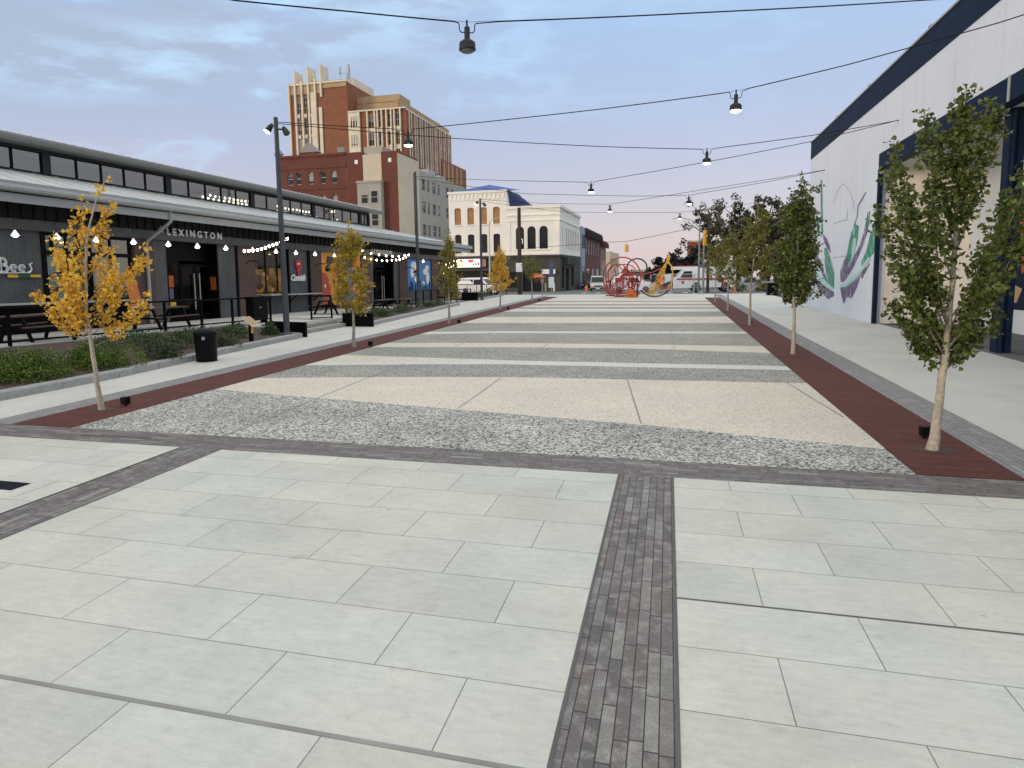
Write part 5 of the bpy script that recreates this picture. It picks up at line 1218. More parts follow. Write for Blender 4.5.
# ------------------------------------------------------------------ row along the street
def box_house(name, lab, x0, x1, y0, y1, z0, z1, wall_m, wins, corn=None, front=()):
    t = thing(name, lab, 'building', (x1, y0, z0))
    q = MB(); q.box(x0 - x1, 0, 0, y1 - y0, 0, z1 - z0); q.build('wall', wall_m, t)
    TS = lambda yy, n, z: (n, yy - y0, z - z0)
    for a, b, c, d_ in wins: window(t, TS, a, b, c, d_, .005, 'dark', 'winglass', 1, 2, .12)
    TF = lambda uu, n, z: (uu - x1, -n, z - z0)
    for a, b, c, d_, mt in front: window(t, TF, a, b, c, d_, .005, 'dark', mt, 1, 2, .1)
    if corn:
        q = MB(); q.box(x0 - x1 - .1, .45, -.2, y1 - y0 - .2, z1 - z0 - .9, z1 - z0 - .002 + .3)
        k = .2
        while k < y1 - y0 - .6: q.box(.46, .7, k, k + .3, z1 - z0 - 1.1, z1 - z0 - .1); k += 1.2
        build_each(q, 'cornice', corn, t)
    return t
za = gz(107)
box_house('blue_grey_house', 'narrow pale blue-grey house behind the cream corner building', -24, -13.4, 106.2, 110.8, za, 9.0, 'bluegrey', [(107, 108, 5.6, 7.8), (109, 110, 5.6, 7.8), (107, 110, za + .6, 2.6)])
box_house('red_brick_house', 'red brick house with heavy dark cornice on the street row', -24, -13.6, 111, 138, gz(111), 8.7, 'brick_row', [(y, y + 1.6, zz, zz + 2.5) for y in (113, 117, 121, 125, 129, 133) for zz in (4.6,)] + [(114, 119, gz(111) + .5, 2.4), (122, 126, gz(111) + .4, 2.4), (129, 135, gz(111) + .4, 2.4)], 'darkbark', [(-16.4, -15.2, 5.6, 7.9, 'amber'), (-14.8, -13.9, 5.6, 7.9, 'amber')])  # amber front panes: lit-window glow put into plain pane colour
box_house('pink_house', 'faded pink house at the far end of the brick row', -24, -13.5, 138.2, 150, gz(138), 7.7, 'pinkbrick', [(y, y + 1.6, 4.0, 6.2) for y in (139.5, 143, 146.5)] + [(140, 143, gz(138) + .5, 1.9), (145, 148, gz(138) + .5, 1.9)], 'brick_row')
box_house('tan_block', 'low tan block closing the street behind the sculpture', -30, -14.5, 172, 205, gz(172), 6.6, 'beige', [(y, y + 1.8, 3.0, 4.8) for y in (176, 182, 188, 194)], None)
# ------------------------------------------------------------------ red brick historic building and beige block
TH = lambda uu, n, z: (uu, 95 - n, z)
hb = thing('historic_building', 'deep red brick building with arched windows and grey pediment', 'building', (0, 0, 0))
hh = []; ha = {}
for row, (zb, zt) in enumerate(((16.05, 17.95), (12.4, 14.3))):
    for a in (-58.3, -56.8, -54.7, -52.6, -50.7):
        hh.append((a, a + .95, zb, zt)); ha[len(hh) - 1] = .3
q = MB(TH); wall_cells(q, -60, -48.1, -2, 20.2, hh, .3, 0, 0, ha); q.quad((-60, 0, -2), (-60, 0, 20.2), (-60, -8, 20.2), (-60, -8, -2)); q.box(-60, -48.1, -8, -.3, 19.5, 19.6); q.box(-55.7, -53.0, -.3, .12, 20.2, 20.9); q.build('brick_wall', 'brick_hist', hb)
q = MB(TH); q.box(-60.1, -55.7, -.3, .2, 20.2, 20.55); q.box(-53.0, -48.1, -.3, .2, 20.2, 20.55)
for z in (18.4, 15.2): q.box(-60, -48.1, .001, .1, z, z + .25)
build_each(q, 'stone_band', 'brick_hist', hb)
q = MB(TH); P = [(-56.0, 20.9), (-52.7, 20.9), (-54.35, 22.4)]; q.add([(a, .2, b) for a, b in P] + [(a, -1.2, b) for a, b in P], [(0, 1, 2), (3, 4, 5), (0, 2, 5, 3), (1, 2, 5, 4), (0, 1, 4, 3)]); q.build('pediment', 'fascia_dk', hb)
q = MB(TH); q.box(-60.2, -59.2, -.4, .3, 20.55, 20.9); P = [(-60.3, 20.9), (-59.1, 20.9), (-59.7, 21.6)]; q.add([(a, .3, b) for a, b in P] + [(a, -.8, b) for a, b in P], [(0, 1, 2), (3, 4, 5), (0, 2, 5, 3), (1, 2, 5, 4)]); q.box(-49.3, -48.2, -.4, .3, 20.55, 21.3); build_each(q, 'parapet_cap', 'fascia_dk', hb)
for h in hh: window(hb, TH, *h, -.25, 'fascia', 'winglass', 1, 2, .09, .2)
ap = thing('apartment_block', 'beige and brick apartment block stepping back behind the market roof', 'building', (0, 0, 0))
q = MB(TH); q.box(-48.05, -45.3, -8.6, .0, -2, 20.45); q.box(-42.25, -39.63, -8.6, .0, -2, 20.3); build_each(q, 'brick_tower', 'brick_hist', ap)
ah = [(-45.2, -44.6, 16.5, 18.2), (-44.45, -43.6, 16.5, 18.2), (-43.5, -42.5, 16.5, 18.2)]
q = MB(TH); wall_cells(q, -45.3, -42.25, -2, 21.25, ah, .25, 0, -.6); q.box(-45.3, -42.25, -8.6, -1.0, 20, 21.2); q.box(-45.9, -42.0, .001, 1.0, -2, 15.7); q.box(-46.0, -41.9, .001, 1.15, 15.7, 16.0); build_each(q, 'beige_bay', 'beigegrey', ap)
for h in ah: window(ap, TH, *h, -.8, 'fascia', 'winglass', 2, 2, .07)
for a in (-45.3, -43.7):
    for z in (12.6, 9.2): window(ap, TH, a, a + 1.2, z, z + 1.9, 1.0, 'fascia', 'winglass', 1, 2, .08)
q = MB(TH)
for x in (-46.6, -41.1): q.box(x, x + .5, .001, .06, 18.7, 19.3)
build_each(q, 'stone_plaque', 'white', ap)
TS = lambda yy, n, z: (-39.6 + n, yy, z)
q = MB(TS); q.box(95.02, 103.8, -6, .03, -2, 20.0); q.build('beige_side_wall', 'beige', ap)
q = MB(TS); q.box(101.2, 101.9, .031, .08, 6, 17.8); q.build('drain_stripe', 'dark', ap)
ah = []
for z in (15.6, 11.9, 8.2):
    for y in (105.2, 107.9, 110.3, 113.2, 117.5, 120.5, 124.5): ah.append((y, y + (1.7 if y not in (107.9, 113.2) else 1.0), z, z + 1.9))
q = MB(TS); wall_cells(q, 103.8, 129.5, -2, 18.75, ah, .25, 0, -.1); q.box(103.8, 129.5, -12, -.4, 18.2, 18.74); q.build('grey_wing', 'beigegrey', ap)
for h in ah: window(ap, TS, *h, -.3, 'fascia', 'winglass', 2 if h[1] - h[0] > 1.2 else 1, 2, .09)
q = MB(TS); q.box(111, 114.5, -3.5, -1, 18.76, 19.9); q.box(117, 120, -3, -1, 18.76, 19.6); build_each(q, 'roof_unit', 'fascia', ap)
# ------------------------------------------------------------------ brick tower
tw = thing('brick_tower_block', 'tall orange-brown brick tower with pale vertical fins', 'building', (0, 0, 0))
TT = lambda uu, n, z: (uu, 150 - n, z)
TR = lambda yy, n, z: (-60.2 + n, yy, z)
q = MB(TT)
q.box(-90.5, -74.9, -16, 0, -3, 47.5); q.box(-74.9, -60.2, -34, -.4, -3, 40.3); q.box(-76.3, -63.2, -40, -5, 40.3, 43.4); q.build('brick_wall', 'brick_tower', tw)
q = MB(TT)
for x, zt, zb in ((-88.6, 51.0, 26), (-85.0, 51.6, 26), (-81.6, 51.9, 44.4), (-90.3, 48.0, 28), (-86.8, 48.4, 30), (-83.2, 48.7, 26)): q.box(x - .22, x + .22, -3.4 if zt > 50 else -.5, .5, zb, zt)
q.box(-84.5, -82.95, .02, .3, 27, 45.6); q.box(-82.4, -81.6, .02, .35, 27, 42.0)
for z in (39.9, 35.0, 30.0):
    for x in (-88.3, -86.5, -84.75): q.box(x - .6, x + .7, .02, .25, z, z + .8)
q.box(-90.6, -74.8, -.5, .35, 47.5, 47.9); build_each(q, 'limestone_fin', 'limestone', tw)
q = MB(TT); q.box(-90.2, -81.4, .01, .12, 45.4, 47.4); q.box(-81.2, -75.0, .01, .2, 46.4, 47.4); build_each(q, 'terracotta_band', 'tanstone', tw)
for x0, x1 in ((-88.3, -87.1), (-86.5, -85.3), (-84.75, -84.5)):
    for z in (40.8, 35.9, 31):
        if x1 - x0 < .5: continue
        window(tw, TT, x0, x1, z, z + 3.9, .03, 'tanstone', 'winglass', 2, 3, .12)
q = MB(TT)
q.box(-77.5, -63.6, -12, -5.1, 43.42, 45.0); q.build('upper_parapet', 'tanstone', tw)
q = MB(TT); q.box(-86.8, -75.6, -17, -5.5, 45.02, 49.8); q.build('penthouse', 'limestone', tw)
q = MB(TT)
for x in (-84, -82, -80, -77.8): q.box(x - .15, x + .15, -5.49, -5.3, 45.1, 49.7)
build_each(q, 'penthouse_mullion', 'tanstone', tw)
q = MB(TT); q.tube([(-77.3, -6, 49.8), (-77.3, -6, 53.2)], [.55, .4], 10); q.tube([(-79.6, -6, 49.8), (-79.6, -6, 51.6)], .08, 6); q.tube([(-79.6, -6, 51.2), (-79.6, -6, 52.9)], [.3, .26], 8); q.tube([(-79.6, -6, 51.2), (-77.4, -6, 51.3)], .06, 6); q.tube([(-84.8, -6, 49.8), (-84.8, -6, 53)], .16, 6); q.tube([(-84, -6, 49.8), (-84, -6, 51.6)], .1, 6); q.build('rooftop_antennas', 'silver', tw)
# central block front
q = MB(TT); q.box(-76.2, -63.3, -5.0, -4.9, 40.9, 43.2)
q.box(-73.0, -72.6, -4.9, -4.7, 40.7, 43.5); build_each(q, 'terracotta_upper', 'tanstone', tw)
q = MB(TT); q.box(-74.85, -71.9, -.39, .1, 26, 40.2)
for x in (-71.2, -70.1, -68.3, -67.4, -66.0, -64.8): pass
for a, b in ((-69.8, -68.2), (-67.2, -66.4), (-64.9, -64.0), (-62.9, -61.7)):
    q.box(a - .3, a, -.39, .15, 30.5, 40.4); q.box(b, b + .3, -.39, .15, 30.5, 40.4)
    for z in (36.4, 32.2, 28.0): q.box(a, b, -.39, -.3, z - 1.0, z)
q.box(-74.9, -60.1, -.6, .1, 40.3, 40.6); build_each(q, 'central_pier', 'limestone', tw)
for z in (36.4, 32.2, 28.2):
    window(tw, TT, -74.4, -72.3, z, z + 3.0, .11, 'limestone', 'winglass', 3, 1, .25)
    for a, b in ((-69.8, -68.2), (-67.2, -66.4), (-64.9, -64.0), (-62.9, -61.7)): window(tw, TT, a, b, z + .01, z + 3.1, -.38, 'tanstone', 'winglass', 2 if b - a > 1 else 1, 2, .12)
# long side
q = MB(TR); q.box(150.4, 184, .001, .12, 40.0, 40.35)
for i in range(9):
    y = 152 + i * 3.6; q.box(y, y + .35, .001, .16, 28, 40.0); q.box(y + 1.5, y + 1.8, .001, .16, 28, 40.0)
build_each(q, 'side_fin', 'limestone', tw)
for i in range(9):
    y = 152 + i * 3.6
    for z in (37.2, 34.0, 30.6, 27.2): window(tw, TR, y + .36, y + 1.49, z, z + 2.2, .002, 'tanstone', 'winglass', 1, 2, .12)
q = MB(TR); q.box(152, 190, -3.2, -2.6, 40.31, 43.2); q.build('side_attic', 'tanstone', tw)
q = MB(TR); q.box(174, 196, -8, .6, -3, 32.3); q.build('rear_wing', 'brick_tower', tw)
q = MB(TR)
for y in (175, 178.5, 182, 186, 190): q.box(y, y + 1.2, .601, .7, 24, 31.8)
build_each(q, 'rear_wing_band', 'tanstone', tw)
# ------------------------------------------------------------------ street furniture beyond the plaza
up_ = thing('utility_pole', 'tall dark wooden utility pole in front of the cream building', 'utility pole', (-14.6, 66, gz(66)))
q = MB(); q.tube([(0, 0, 0), (0, 0, 8.7)], [.24, .17], 12); q.build('pole', 'polewood', up_); q = MB(); q.box(-.32, .32, -.3, -.26, 2.3, 3.2); q.build('white_notice', 'white', up_); q = MB(); q.tube([(.2, 0, 5.6), (.35, -.1, 5.5), (.35, -.1, 5.1)], .05, 6); q.build('bracket_box', 'white', up_)
up_ = thing('utility_pole', 'reddish brown utility pole in front of the white truck', 'utility pole', (3.85, 70, gz(70)))
q = MB(); q.tube([(0, 0, 0), (0, 0, 8.0)], [.16, .11], 10); q.build('pole', 'polewood', up_)
def street_light(x, y, h, armdx, lab, mat='signgrey'):
    t = thing('street_light', lab, 'street light', (x, y, gz(y)))
    q = MB(); q.tube([(0, 0, 0), (0, 0, h)], [.12, .07], 10); q.build('pole', mat, t)
    q = MB(); q.tube([(0, 0, h - .7), (armdx * .35, 0, h + .05), (armdx * .8, 0, h + .28), (armdx, 0, h + .26)], .04, 6); q.build('arm', mat, t)
    q = MB(); q.lathe([(0, .08), (.1, .06), (.14, 0), (.12, -.05), (0, -.06)], (armdx * 1.06, 0, h + .22), 12); q.build('lamp_head', 'silver', t)
street_light(3.0, 71, 7.3, -2.4, 'grey street light with a long curved arm by the traffic signal')
street_light(3.5, 72, 5.6, .6, 'shorter grey post beside the curved street light')
street_light(-21.5, 80, 8.8, .9, 'pale street light pole before the cream building', 'silver')
ts = thing('signal_span_wire', 'thin wire carrying a traffic signal across the street', 'wire', (-6.9, 75, 5.2))
q = MB(); q.tube([(-9, 0, -.5), (0, 0, -.02), (2.3, 0, .0), (5, 0, .45), (10.6, 0, 1.5)], .025, 5); q.build('wire', 'dark', ts)
def signal(x, y, z, lab, rz=0, h=1.0):
    t = thing('traffic_signal', lab, 'traffic signal', (x, y, z), (0, 0, rz))
    q = MB(); q.box(-.17, .17, -.1, .1, 0, h); q.tube([(0, 0, h), (0, 0, h + .2)], .03, 6); q.build('housing', 'yellow', t, .02)
    for i in range(3):
        q = MB(); q.tube([(0, -.1, h * (.2 + .3 * i)), (0, -.24, h * (.2 + .3 * i))], .12, 10, cap=False); v_ = q.build('visor', 'yellow', t)
        q = MB(); q.tube([(0, -.101, h * (.2 + .3 * i)), (0, -.11, h * (.2 + .3 * i))], .1, 10); q.build('lens', 'lensdim', v_)
signal(-4.55, 75, 4.05, 'yellow traffic signal hanging from the span wire over the street', R(70), .85)
signal(3.45, 69.6, 4.4, 'yellow traffic signal on the brown pole', R(40), 1.5)
signal(5.0, 69.0, 2.2, 'small yellow signal box low beside the right trees', R(60), .7)
def sign_post(x, y, parts, lab, h=2.6):
    t = thing('sign_post', lab, 'sign', (x, y, gz(y)))
    q = MB(); q.tube([(0, 0, 0), (0, 0, h)], .035, 8); q.build('post', 'steel', t)
    for w_, z0, z1, mt, nm in parts: q = MB(); q.box(-w_ / 2, w_ / 2, -.06, -.036, z0, z1); q.build(nm, mt, t)
sign_post(-10.2, 59.3, [(.36, 1.75, 3.05, 'signblue', 'banner'), (.5, .75, 1.7, 'white', 'white_panel')], 'post with slate blue banner over a white panel at the plaza corner', 3.05)
sign_post(-5.75, 62, [(.5, 1.75, 2.75, 'signgrey', 'sign_panel')], 'grey-green street sign left of the red sculpture', 2.8)
sign_post(-10.6, 57, [(.3, 1.2, 1.5, 'pinkbrick', 'sign_panel')], 'small thin post with a pink notice left of the banner post', 1.9)
sign_post(2.9, 60, [(.9, 2.35, 2.6, 'signblue', 'street_name')], 'street name sign on a thin post in front of the truck', 2.6)
q = MB(); q.box(-.9, .9, -.05, .05, -.3, .3); o = q.build('one_way_sign', 'white'); o.location = (-15.1, 85.6, 2.0); tag(o, 'white and red plate on the dark shopfront corner', 'sign')
for x, y, lab, mt in ((-14.2, 84.5, 'white bollard at the corner of the dark shopfront', 'white'), (-15.2, 84, 'tan bollard left of the white bollard at the shopfront corner', 'tanstone')):
    q = MB(); q.lathe([(.1, 0), (.1, 1.0), (.06, 1.08), (0, 1.1)], n=10); o = q.build('bollard', mt); o.location = (x, y, gz(y)); tag(o, lab, 'bollard')
q = MB(); q.lathe([(.34, 0), (.34, .05), (.2, .06)], n=4); q.lathe([(.19, .02), (.12, .45), (.05, .7), (0, .71)], n=14); o = q.build('traffic_barrel', 'orange'); o.location = (6.6, 72, gz(72)); tag(o, 'orange traffic cone at the rear of the white truck', 'traffic cone')
q = MB(); q.lathe([(.22, 0), (.16, .7), (.05, .75), (0, .75)], n=12); o = q.build('traffic_barrel', ['orange']); o.location = (-10.2, 86, gz(86)); tag(o, 'small orange barrel beside the dark van', 'traffic barrel')
# chain fence right of the sculpture
fe = thing('wire_fence', 'grey wire mesh fence on slim posts beside the sculpture', 'fence', (-1.6, 64, gz(64)))
for x in (0, 1.9, 3.9): q = MB(); q.tube([(x, 0, 0), (x, 0, 1.85)], .05, 8); q.box(x - .22, x + .22, -.2, .2, 0, .05); q.build('post', 'silver', fe)
q = MB(); q.tube([(0, 0, 1.85), (3.9, 0, 1.85)], .03, 6); q.build('top_rail', 'silver', fe)
q = MB()
for i in range(27): q.tube([(i * .145, 0, .1), (i * .145, 0, 1.83)], .005, 3, cap=False)
for i in range(12): q.tube([(0, .01, .1 + i * .15), (3.9, .01, .1 + i * .15)], .005, 3, cap=False)
q.build('mesh', 'silver', fe)
# market stall furniture beyond the hall end (patio with fence)
um = thing('patio_umbrella', 'orange patio umbrella before the cream building shopfront', 'umbrella', (-15.9, 82, gz(82)))
q = MB(); q.tube([(0, 0, 0), (0, 0, 2.3)], .03, 6); q.build('pole', 'dark', um); q = MB(); q.lathe([(0, 2.4), (.5, 2.25), (1.0, 1.9), (1.0, 1.75)], n=8, smooth=False); q.build('canopy', 'orange', um)
pf = thing('patio_fence', 'black patio fence in front of the shopfront with the heart sign', 'fence', (-22, 62, gz(62)))
for i in range(8): q = MB(); q.box(i * 1.0 - .03, i * 1.0 + .03, -.03, .03, 0, 1.1); q.build('post', 'black', pf)
q = MB(); q.box(0, 7, -.03, .03, 1.05, 1.12); q.box(0, 7, -.02, .02, .12, .17)
for i in range(36): q.box(i * .2 - .01, i * .2 + .01, -.01, .01, .17, 1.05)
q.build('rails', 'black', pf)
# ------------------------------------------------------------------ tube sculpture
sp = thing('coaster_sculpture', 'tangled roller coaster sculpture of red, black and yellow painted tubes', 'sculpture', (-2.4, 53.6, 0))
def arc(cx, cz, rx, rz, a0, a1, y0=0, y1=0, k=22): return [(cx + rx * math.cos(R(a0 + (a1 - a0) * i / k)), y0 + (y1 - y0) * i / k, cz + rz * math.sin(R(a0 + (a1 - a0) * i / k))) for i in range(k + 1)]
q = MB()
q.tube(arc(-1.1, 1.4, 1.4, 1.42, 255, -40, .3, -.3, 44), .05, 8); q.tube(arc(-1.2, 1.25, 1.5, 1.2, 200, 330, .3, .5), .045, 8); q.tube(arc(-1.6, 1.3, .65, 1.0, -30, 260, .3, -.2), .035, 7); q.tube(arc(-.9, 1.9, .75, .42, 200, -60, -.3, .3), .035, 7); q.tube(arc(-1.3, .9, 1.0, .45, 0, 360, .3, -.1), .03, 7); q.tube(arc(-.1, .9, .5, .75, 90, 330, .2, -.2), .04, 7)
q.tube(arc(-1.35, 1.45, .8, .9, 0, 360, .1, .1, 28), .035, 7); q.tube(arc(-1.0, 1.0, .9, .75, 30, 400, -.3, .4, 28), .035, 7); q.tube(arc(-.6, 1.2, .7, .5, 0, 340, .4, -.4, 24), .035, 7)
q.tube([(-2.3, .2, .15), (-1.5, .1, .1), (-.6, -.1, .12), (.2, 0, .2)], .05, 8); q.tube([(-.2, 0, .1), (-.15, 0, 1.3), (.3, .1, 1.6), (1.2, .2, 1.75), (1.7, .2, 2.0)], .04, 7)
pr = random.Random(9)
for i in range(12):
    x = -2.0 + i * .17; q.tube([(x, pr.uniform(-.4, .4), .15), (x + pr.uniform(-.4, .5), pr.uniform(-.4, .4), 1.1 + pr.random() * 1.0)], .03, 6)
for i in range(9):
    q.tube([(-2.0 + .1 * i, .2, .75 + .17 * i * .5), (-.6, -.2 + .05 * i, .85 + .13 * i)], .028, 6)
q.build('red_track', 'rust', sp)
q = MB()
for z0, z1, x0, x1 in ((1.0, 1.35, -1.6, -1.05), (1.75, 2.1, -1.05, -.72)): q.slabpoly([(x0, .1, z0), (x1, -.1, z0 + .1), (x1 + .1, -.1, z1 + .1), (x0 + .1, .1, z1)], .05)
build_each(q, 'red_panel', 'rust', sp)
q = MB(); q.tube(arc(.0, 2.1, .72, .6, 215, -10, -.1, .2), .05, 8); q.tube([(.71, .2, 2.0), (.80, .2, 1.6), (.95, .2, 1.25), (1.15, .1, .95), (1.3, .1, 1.25), (1.05, .2, 1.65)], .045, 8); q.tube(arc(1.3, .95, 1.15, .9, 210, 330, .2, -.3), .05, 8); q.tube(arc(-1.4, .9, .6, .7, 120, 300, .5, .2), .04, 7); q.tube([(-.35, .2, .05), (-.35, .2, 1.1)], .07, 8); q.tube([(.05, .2, .05), (.05, .2, 1.0)], .06, 8); q.build('dark_track', 'dark', sp)
q = MB()
for i in range(6): q.tube([(.65 + i * .1, .25 - i * .1, .12), (1.15 + i * .12, .2 - i * .06, 1.0), (1.75 + i * .06, .15, 1.95), (2.25, .1, 2.6 + i * .05)], .024, 6)
q.tube([(2.2, .1, 2.5), (2.5, .0, 2.1), (2.6, -.1, 1.5), (2.45, -.1, .9), (2.2, 0, .5)], .05, 8); q.slabpoly([(2.05, .1, 2.35), (2.25, .1, 2.3), (2.4, .1, 2.85), (2.2, .1, 2.9)], .06); 
for i in range(4): q.tube([(.8 + .25 * i, .15 - .05 * i, .2 + .06 * i), (1.4 + .18 * i, .1, 1.0), (1.75 + .09 * i, .12, 1.75)], .022, 6)
for i in range(9): q.tube([(.8 + .12 * i, .2, .25 + .2 * i), (1.35 + .08 * i, -.1, .3 + .19 * i)], .02, 5)
q.build('yellow_slide', 'yellow', sp)
q = MB(); q.tube(arc(1.35, .75, .95, .65, 200, 370, -.3, -.1), .06, 8); q.build('pale_loop', 'tanstone', sp)
q = MB(); q.slabpoly([(-.75, -.3, .0), (.15, -.3, .0), (-.1, -.3, .28), (-.35, -.3, .6), (-.7, -.3, .55)], .2); q.lathe([(.2, -.03), (.2, .05), (0, .05)], (-.4, -.4, .25), 12); q.build('orange_base', 'orange', sp)
q = MB(); q.lathe([(.3, 0), (.24, .1), (.1, .25), (0, .27)], (1.75, .0, 1.02), 12); q.build('orange_dome', 'orange', sp)
sp.scale = (1.06, 1.0, 1.12)
# ------------------------------------------------------------------ vehicles
def vehicle(name, lab, cat, loc, rz, prof, W, body, wheels, r_w, glassz, lights=True, stripe=None, front_x=None, win=None):
    """prof: side outline [(x, z)] clockwise; extruded over width W with a tucked-in roof"""
    t = thing(name, lab, cat, loc, (0, 0, rz))
    zs = [p[1] for p in prof]; zm = glassz[0]; zt = max(zs)
    def hw(z): return W / 2 * (1 - .13 * max(0, (z - zm) / (zt - zm))) if z > zm else W / 2 * (.97 if z < .35 else 1)
    q = MB(); k = len(prof)
    vs = [(x, -hw(z), z) for x, z in prof] + [(x, hw(z), z) for x, z in prof]
    q.add(vs, [tuple(range(k)), tuple(range(2 * k - 1, k - 1, -1))] + [(i, (i + 1) % k, k + (i + 1) % k, k + i) for i in range(k)])
    q.build('body', body, t, .06)
    for a, b in win:                                            # side glass
        for s in (-1, 1):
            g_ = MB(); z0, z1 = glassz; y0, y1 = hw(z0) + .012, hw(z1) + .012
            g_.add([(a[0], s * y0, z0), (b[0], s * y0, z0), (b[1], s * y1, z1), (a[1], s * y1, z1), (a[0], s * (y0 - .03), z0), (b[0], s * (y0 - .03), z0), (b[1], s * (y1 - .03), z1), (a[1], s * (y1 - .03), z1)], [(0, 1, 2, 3), (4, 5, 6, 7), (0, 1, 5, 4), (1, 2, 6, 5), (2, 3, 7, 6), (3, 0, 4, 7)]); g_.build('side_window', 'winglass', t)
    if front_x:                                                 # windscreen
        (xa, za), (xb, zb) = front_x; g_ = MB(); y0, y1 = hw(za) - .1, hw(zb) - .08; o_ = -.02 if xa < xb else .02
        g_.add([(xa + o_, -y0, za), (xa + o_, y0, za), (xb + o_, y1, zb), (xb + o_, -y1, zb), (xa - o_, -y0, za - .01), (xa - o_, y0, za - .01), (xb - o_, y1, zb - .01), (xb - o_, -y1, zb - .01)], [(0, 1, 2, 3), (4, 5, 6, 7), (0, 1, 5, 4), (1, 2, 6, 5), (2, 3, 7, 6), (3, 0, 4, 7)]); g_.build('windscreen', 'winglass', t)
    for x in wheels:
        for s in (-1, 1):
            w_ = MB(); pr_ = [(0, .12), (r_w * .62, .12), (r_w * .66, .10), (r_w * .9, .11), (r_w, .07), (r_w, -.1), (0, -.1)]
            w_.lathe(pr_, n=20); w_.v = [(x + p[0], s * (W / 2 - .1 + p[2]), r_w + p[1]) for p in w_.v]; o = w_.build('wheel', 'tyre', t)
            w_ = MB(); w_.lathe([(0, .1), (r_w * .15, .125), (r_w * .3, .105), (r_w * .6, .122), (r_w * .6, .09), (0, .09)], n=16); w_.v = [(x + p[0], s * (W / 2 - .1 + p[2] + .004), r_w + p[1]) for p in w_.v]; w_.build('rim', 'silver', o)
    if lights:
        x0 = min(p[0] for p in prof)
        for s in (-1, 1): l_ = MB(); l_.box(x0 - .02, x0 + .08, s * W * .36 - .16, s * W * .36 + .16, .62, .78); l_.build('headlight', 'headlight', t, .02)
        l_ = MB(); l_.box(x0 - .03, x0 + .05, -W * .45, W * .45, .3, .46); l_.build('bumper', 'dark', t, .02)
        l_ = MB(); l_.box(x0 - .015, x0 + .05, -W * .22, W * .22, .62, .76); l_.build('grille', 'black', t)
        l_ = MB(); l_.box(x0 - .045, x0 - .031, -.25, .25, .34, .45); l_.build('number_plate', 'white', t)
    return t
vanp = [(-2.4, .3), (-2.45, .75), (-2.3, .98), (-1.35, 1.12), (-.6, 1.85), (-.2, 1.95), (2.2, 1.95), (2.4, 1.7), (2.45, .3)]
vehicle('minivan', 'silver fronted dark minivan facing the plaza on the street', 'van', (-8.95, 88, gz(88)), R(96), vanp, 1.95, 'silver', (-1.5, 1.5), .34, (1.12, 1.75), True, None, ((-1.33, 1.14), (-.66, 1.80)), [((-1.0, -.45), (.4, .4)), ((.5, .5), (2.1, 2.0))])
carp = [(-2.2, .28), (-2.25, .65), (-2.1, .8), (-1.1, .92), (-.35, 1.40), (.0, 1.45), (1.1, 1.42), (1.85, .98), (2.2, .92), (2.25, .3)]
vehicle('white_car', 'small white car right of the minivan on the street', 'car', (-9.3, 107, gz(107)), R(96), carp, 1.8, 'white', (-1.35, 1.4), .32, (.95, 1.35), True, None, ((-1.08, .93), (-.42, 1.37)), [((-.85, -.35), (.35, .35)), ((.42, .42), (1.45, 1.05))])
suvp = [(-2.3, .3), (-2.35, .8), (-2.2, 1.0), (-1.2, 1.1), (-.55, 1.68), (-.2, 1.75), (2.0, 1.72), (2.3, 1.1), (2.32, .3)]
vehicle('white_suv', 'white car parked side-on behind the red sculpture', 'car', (-3.7, 74, gz(74)), R(176), suvp, 1.85, 'white', (-1.45, 1.4), .36, (1.1, 1.6), True, None, ((-1.18, 1.12), (-.6, 1.64)), [((-.9, -.5), (.4, .4)), ((.5, .5), (1.95, 1.8))])
vehicle('dark_car', 'dark car at the kerb beside the corner shopfront', 'car', (-12.1, 104, gz(104)), R(90), carp, 1.8, 'dark', (-1.35, 1.4), .32, (.95, 1.35), True, None, ((-1.08, .93), (-.42, 1.37)), [((-.85, -.35), (.35, .35)), ((.42, .42), (1.45, 1.05))])
pcar = vehicle('parked_car', 'white parked car behind the black patio fence beside the third lamp post', 'car', (-19.6, 69, gz(69)), R(170), suvp, 1.85, 'white', (-1.45, 1.4), .36, (1.1, 1.6), True, None, ((-1.18, 1.12), (-.6, 1.64)), [((-.9, -.5), (.4, .4)), ((.5, .5), (1.95, 1.8))])
# service truck with raised hood
tk_ = [(-1.6, .45), (-1.6, 1.25), (-1.55, 1.35), (-1.35, 1.42), (-.75, 2.05), (-.55, 2.12), (.9, 2.12), (.9, 2.35), (4.2, 2.35), (4.2, .55), (.0, .5)]
tr = vehicle('service_truck', 'white service truck with red stripes and its hood open', 'truck', (2.2, 74.3, gz(74.3)), R(4), tk_, 2.1, 'white', (.55, 3.3), .47, (1.4, 2.0), False, None, ((-1.33, 1.44), (-.78, 2.02)), [((-.95, -.6), (.15, .15))])
tr.scale = (1.08, 1.0, 1.12)
for s in (-1,):
    q = MB(); q.box(-1.3, 4.1, -1.075, -1.055, 1.18, 1.32); q.build('red_stripe', 'red', tr)
    q = MB(); q.slabpoly([(2.4, -1.08, 1.2), (2.75, -1.08, 1.2), (3.6, -1.08, .65), (3.25, -1.08, .65)], .012); q.build('slanted_stripe', 'red', tr)
    q = MB(); q.box(-.85, -.6, -1.075, -1.056, .82, 1.08); q.build('badge', 'rust', tr)
q = MB(); q.box(-1.75, 1.0, -.75, .75, 2.14, 2.45); q.box(-1.75, .6, -.78, .78, 2.451, 2.51, 1); q.build('roof_carrier', ['white', 'red'], tr, .03)
q = MB(); q.box(-2.7, -1.62, -1.0, 1.0, .45, .95); q.build('engine_bay', 'dark', tr, .03); q = MB(); q.box(-2.8, -1.62, -1.03, 1.03, .3, .55); q.build('red_bumper', 'red', tr)
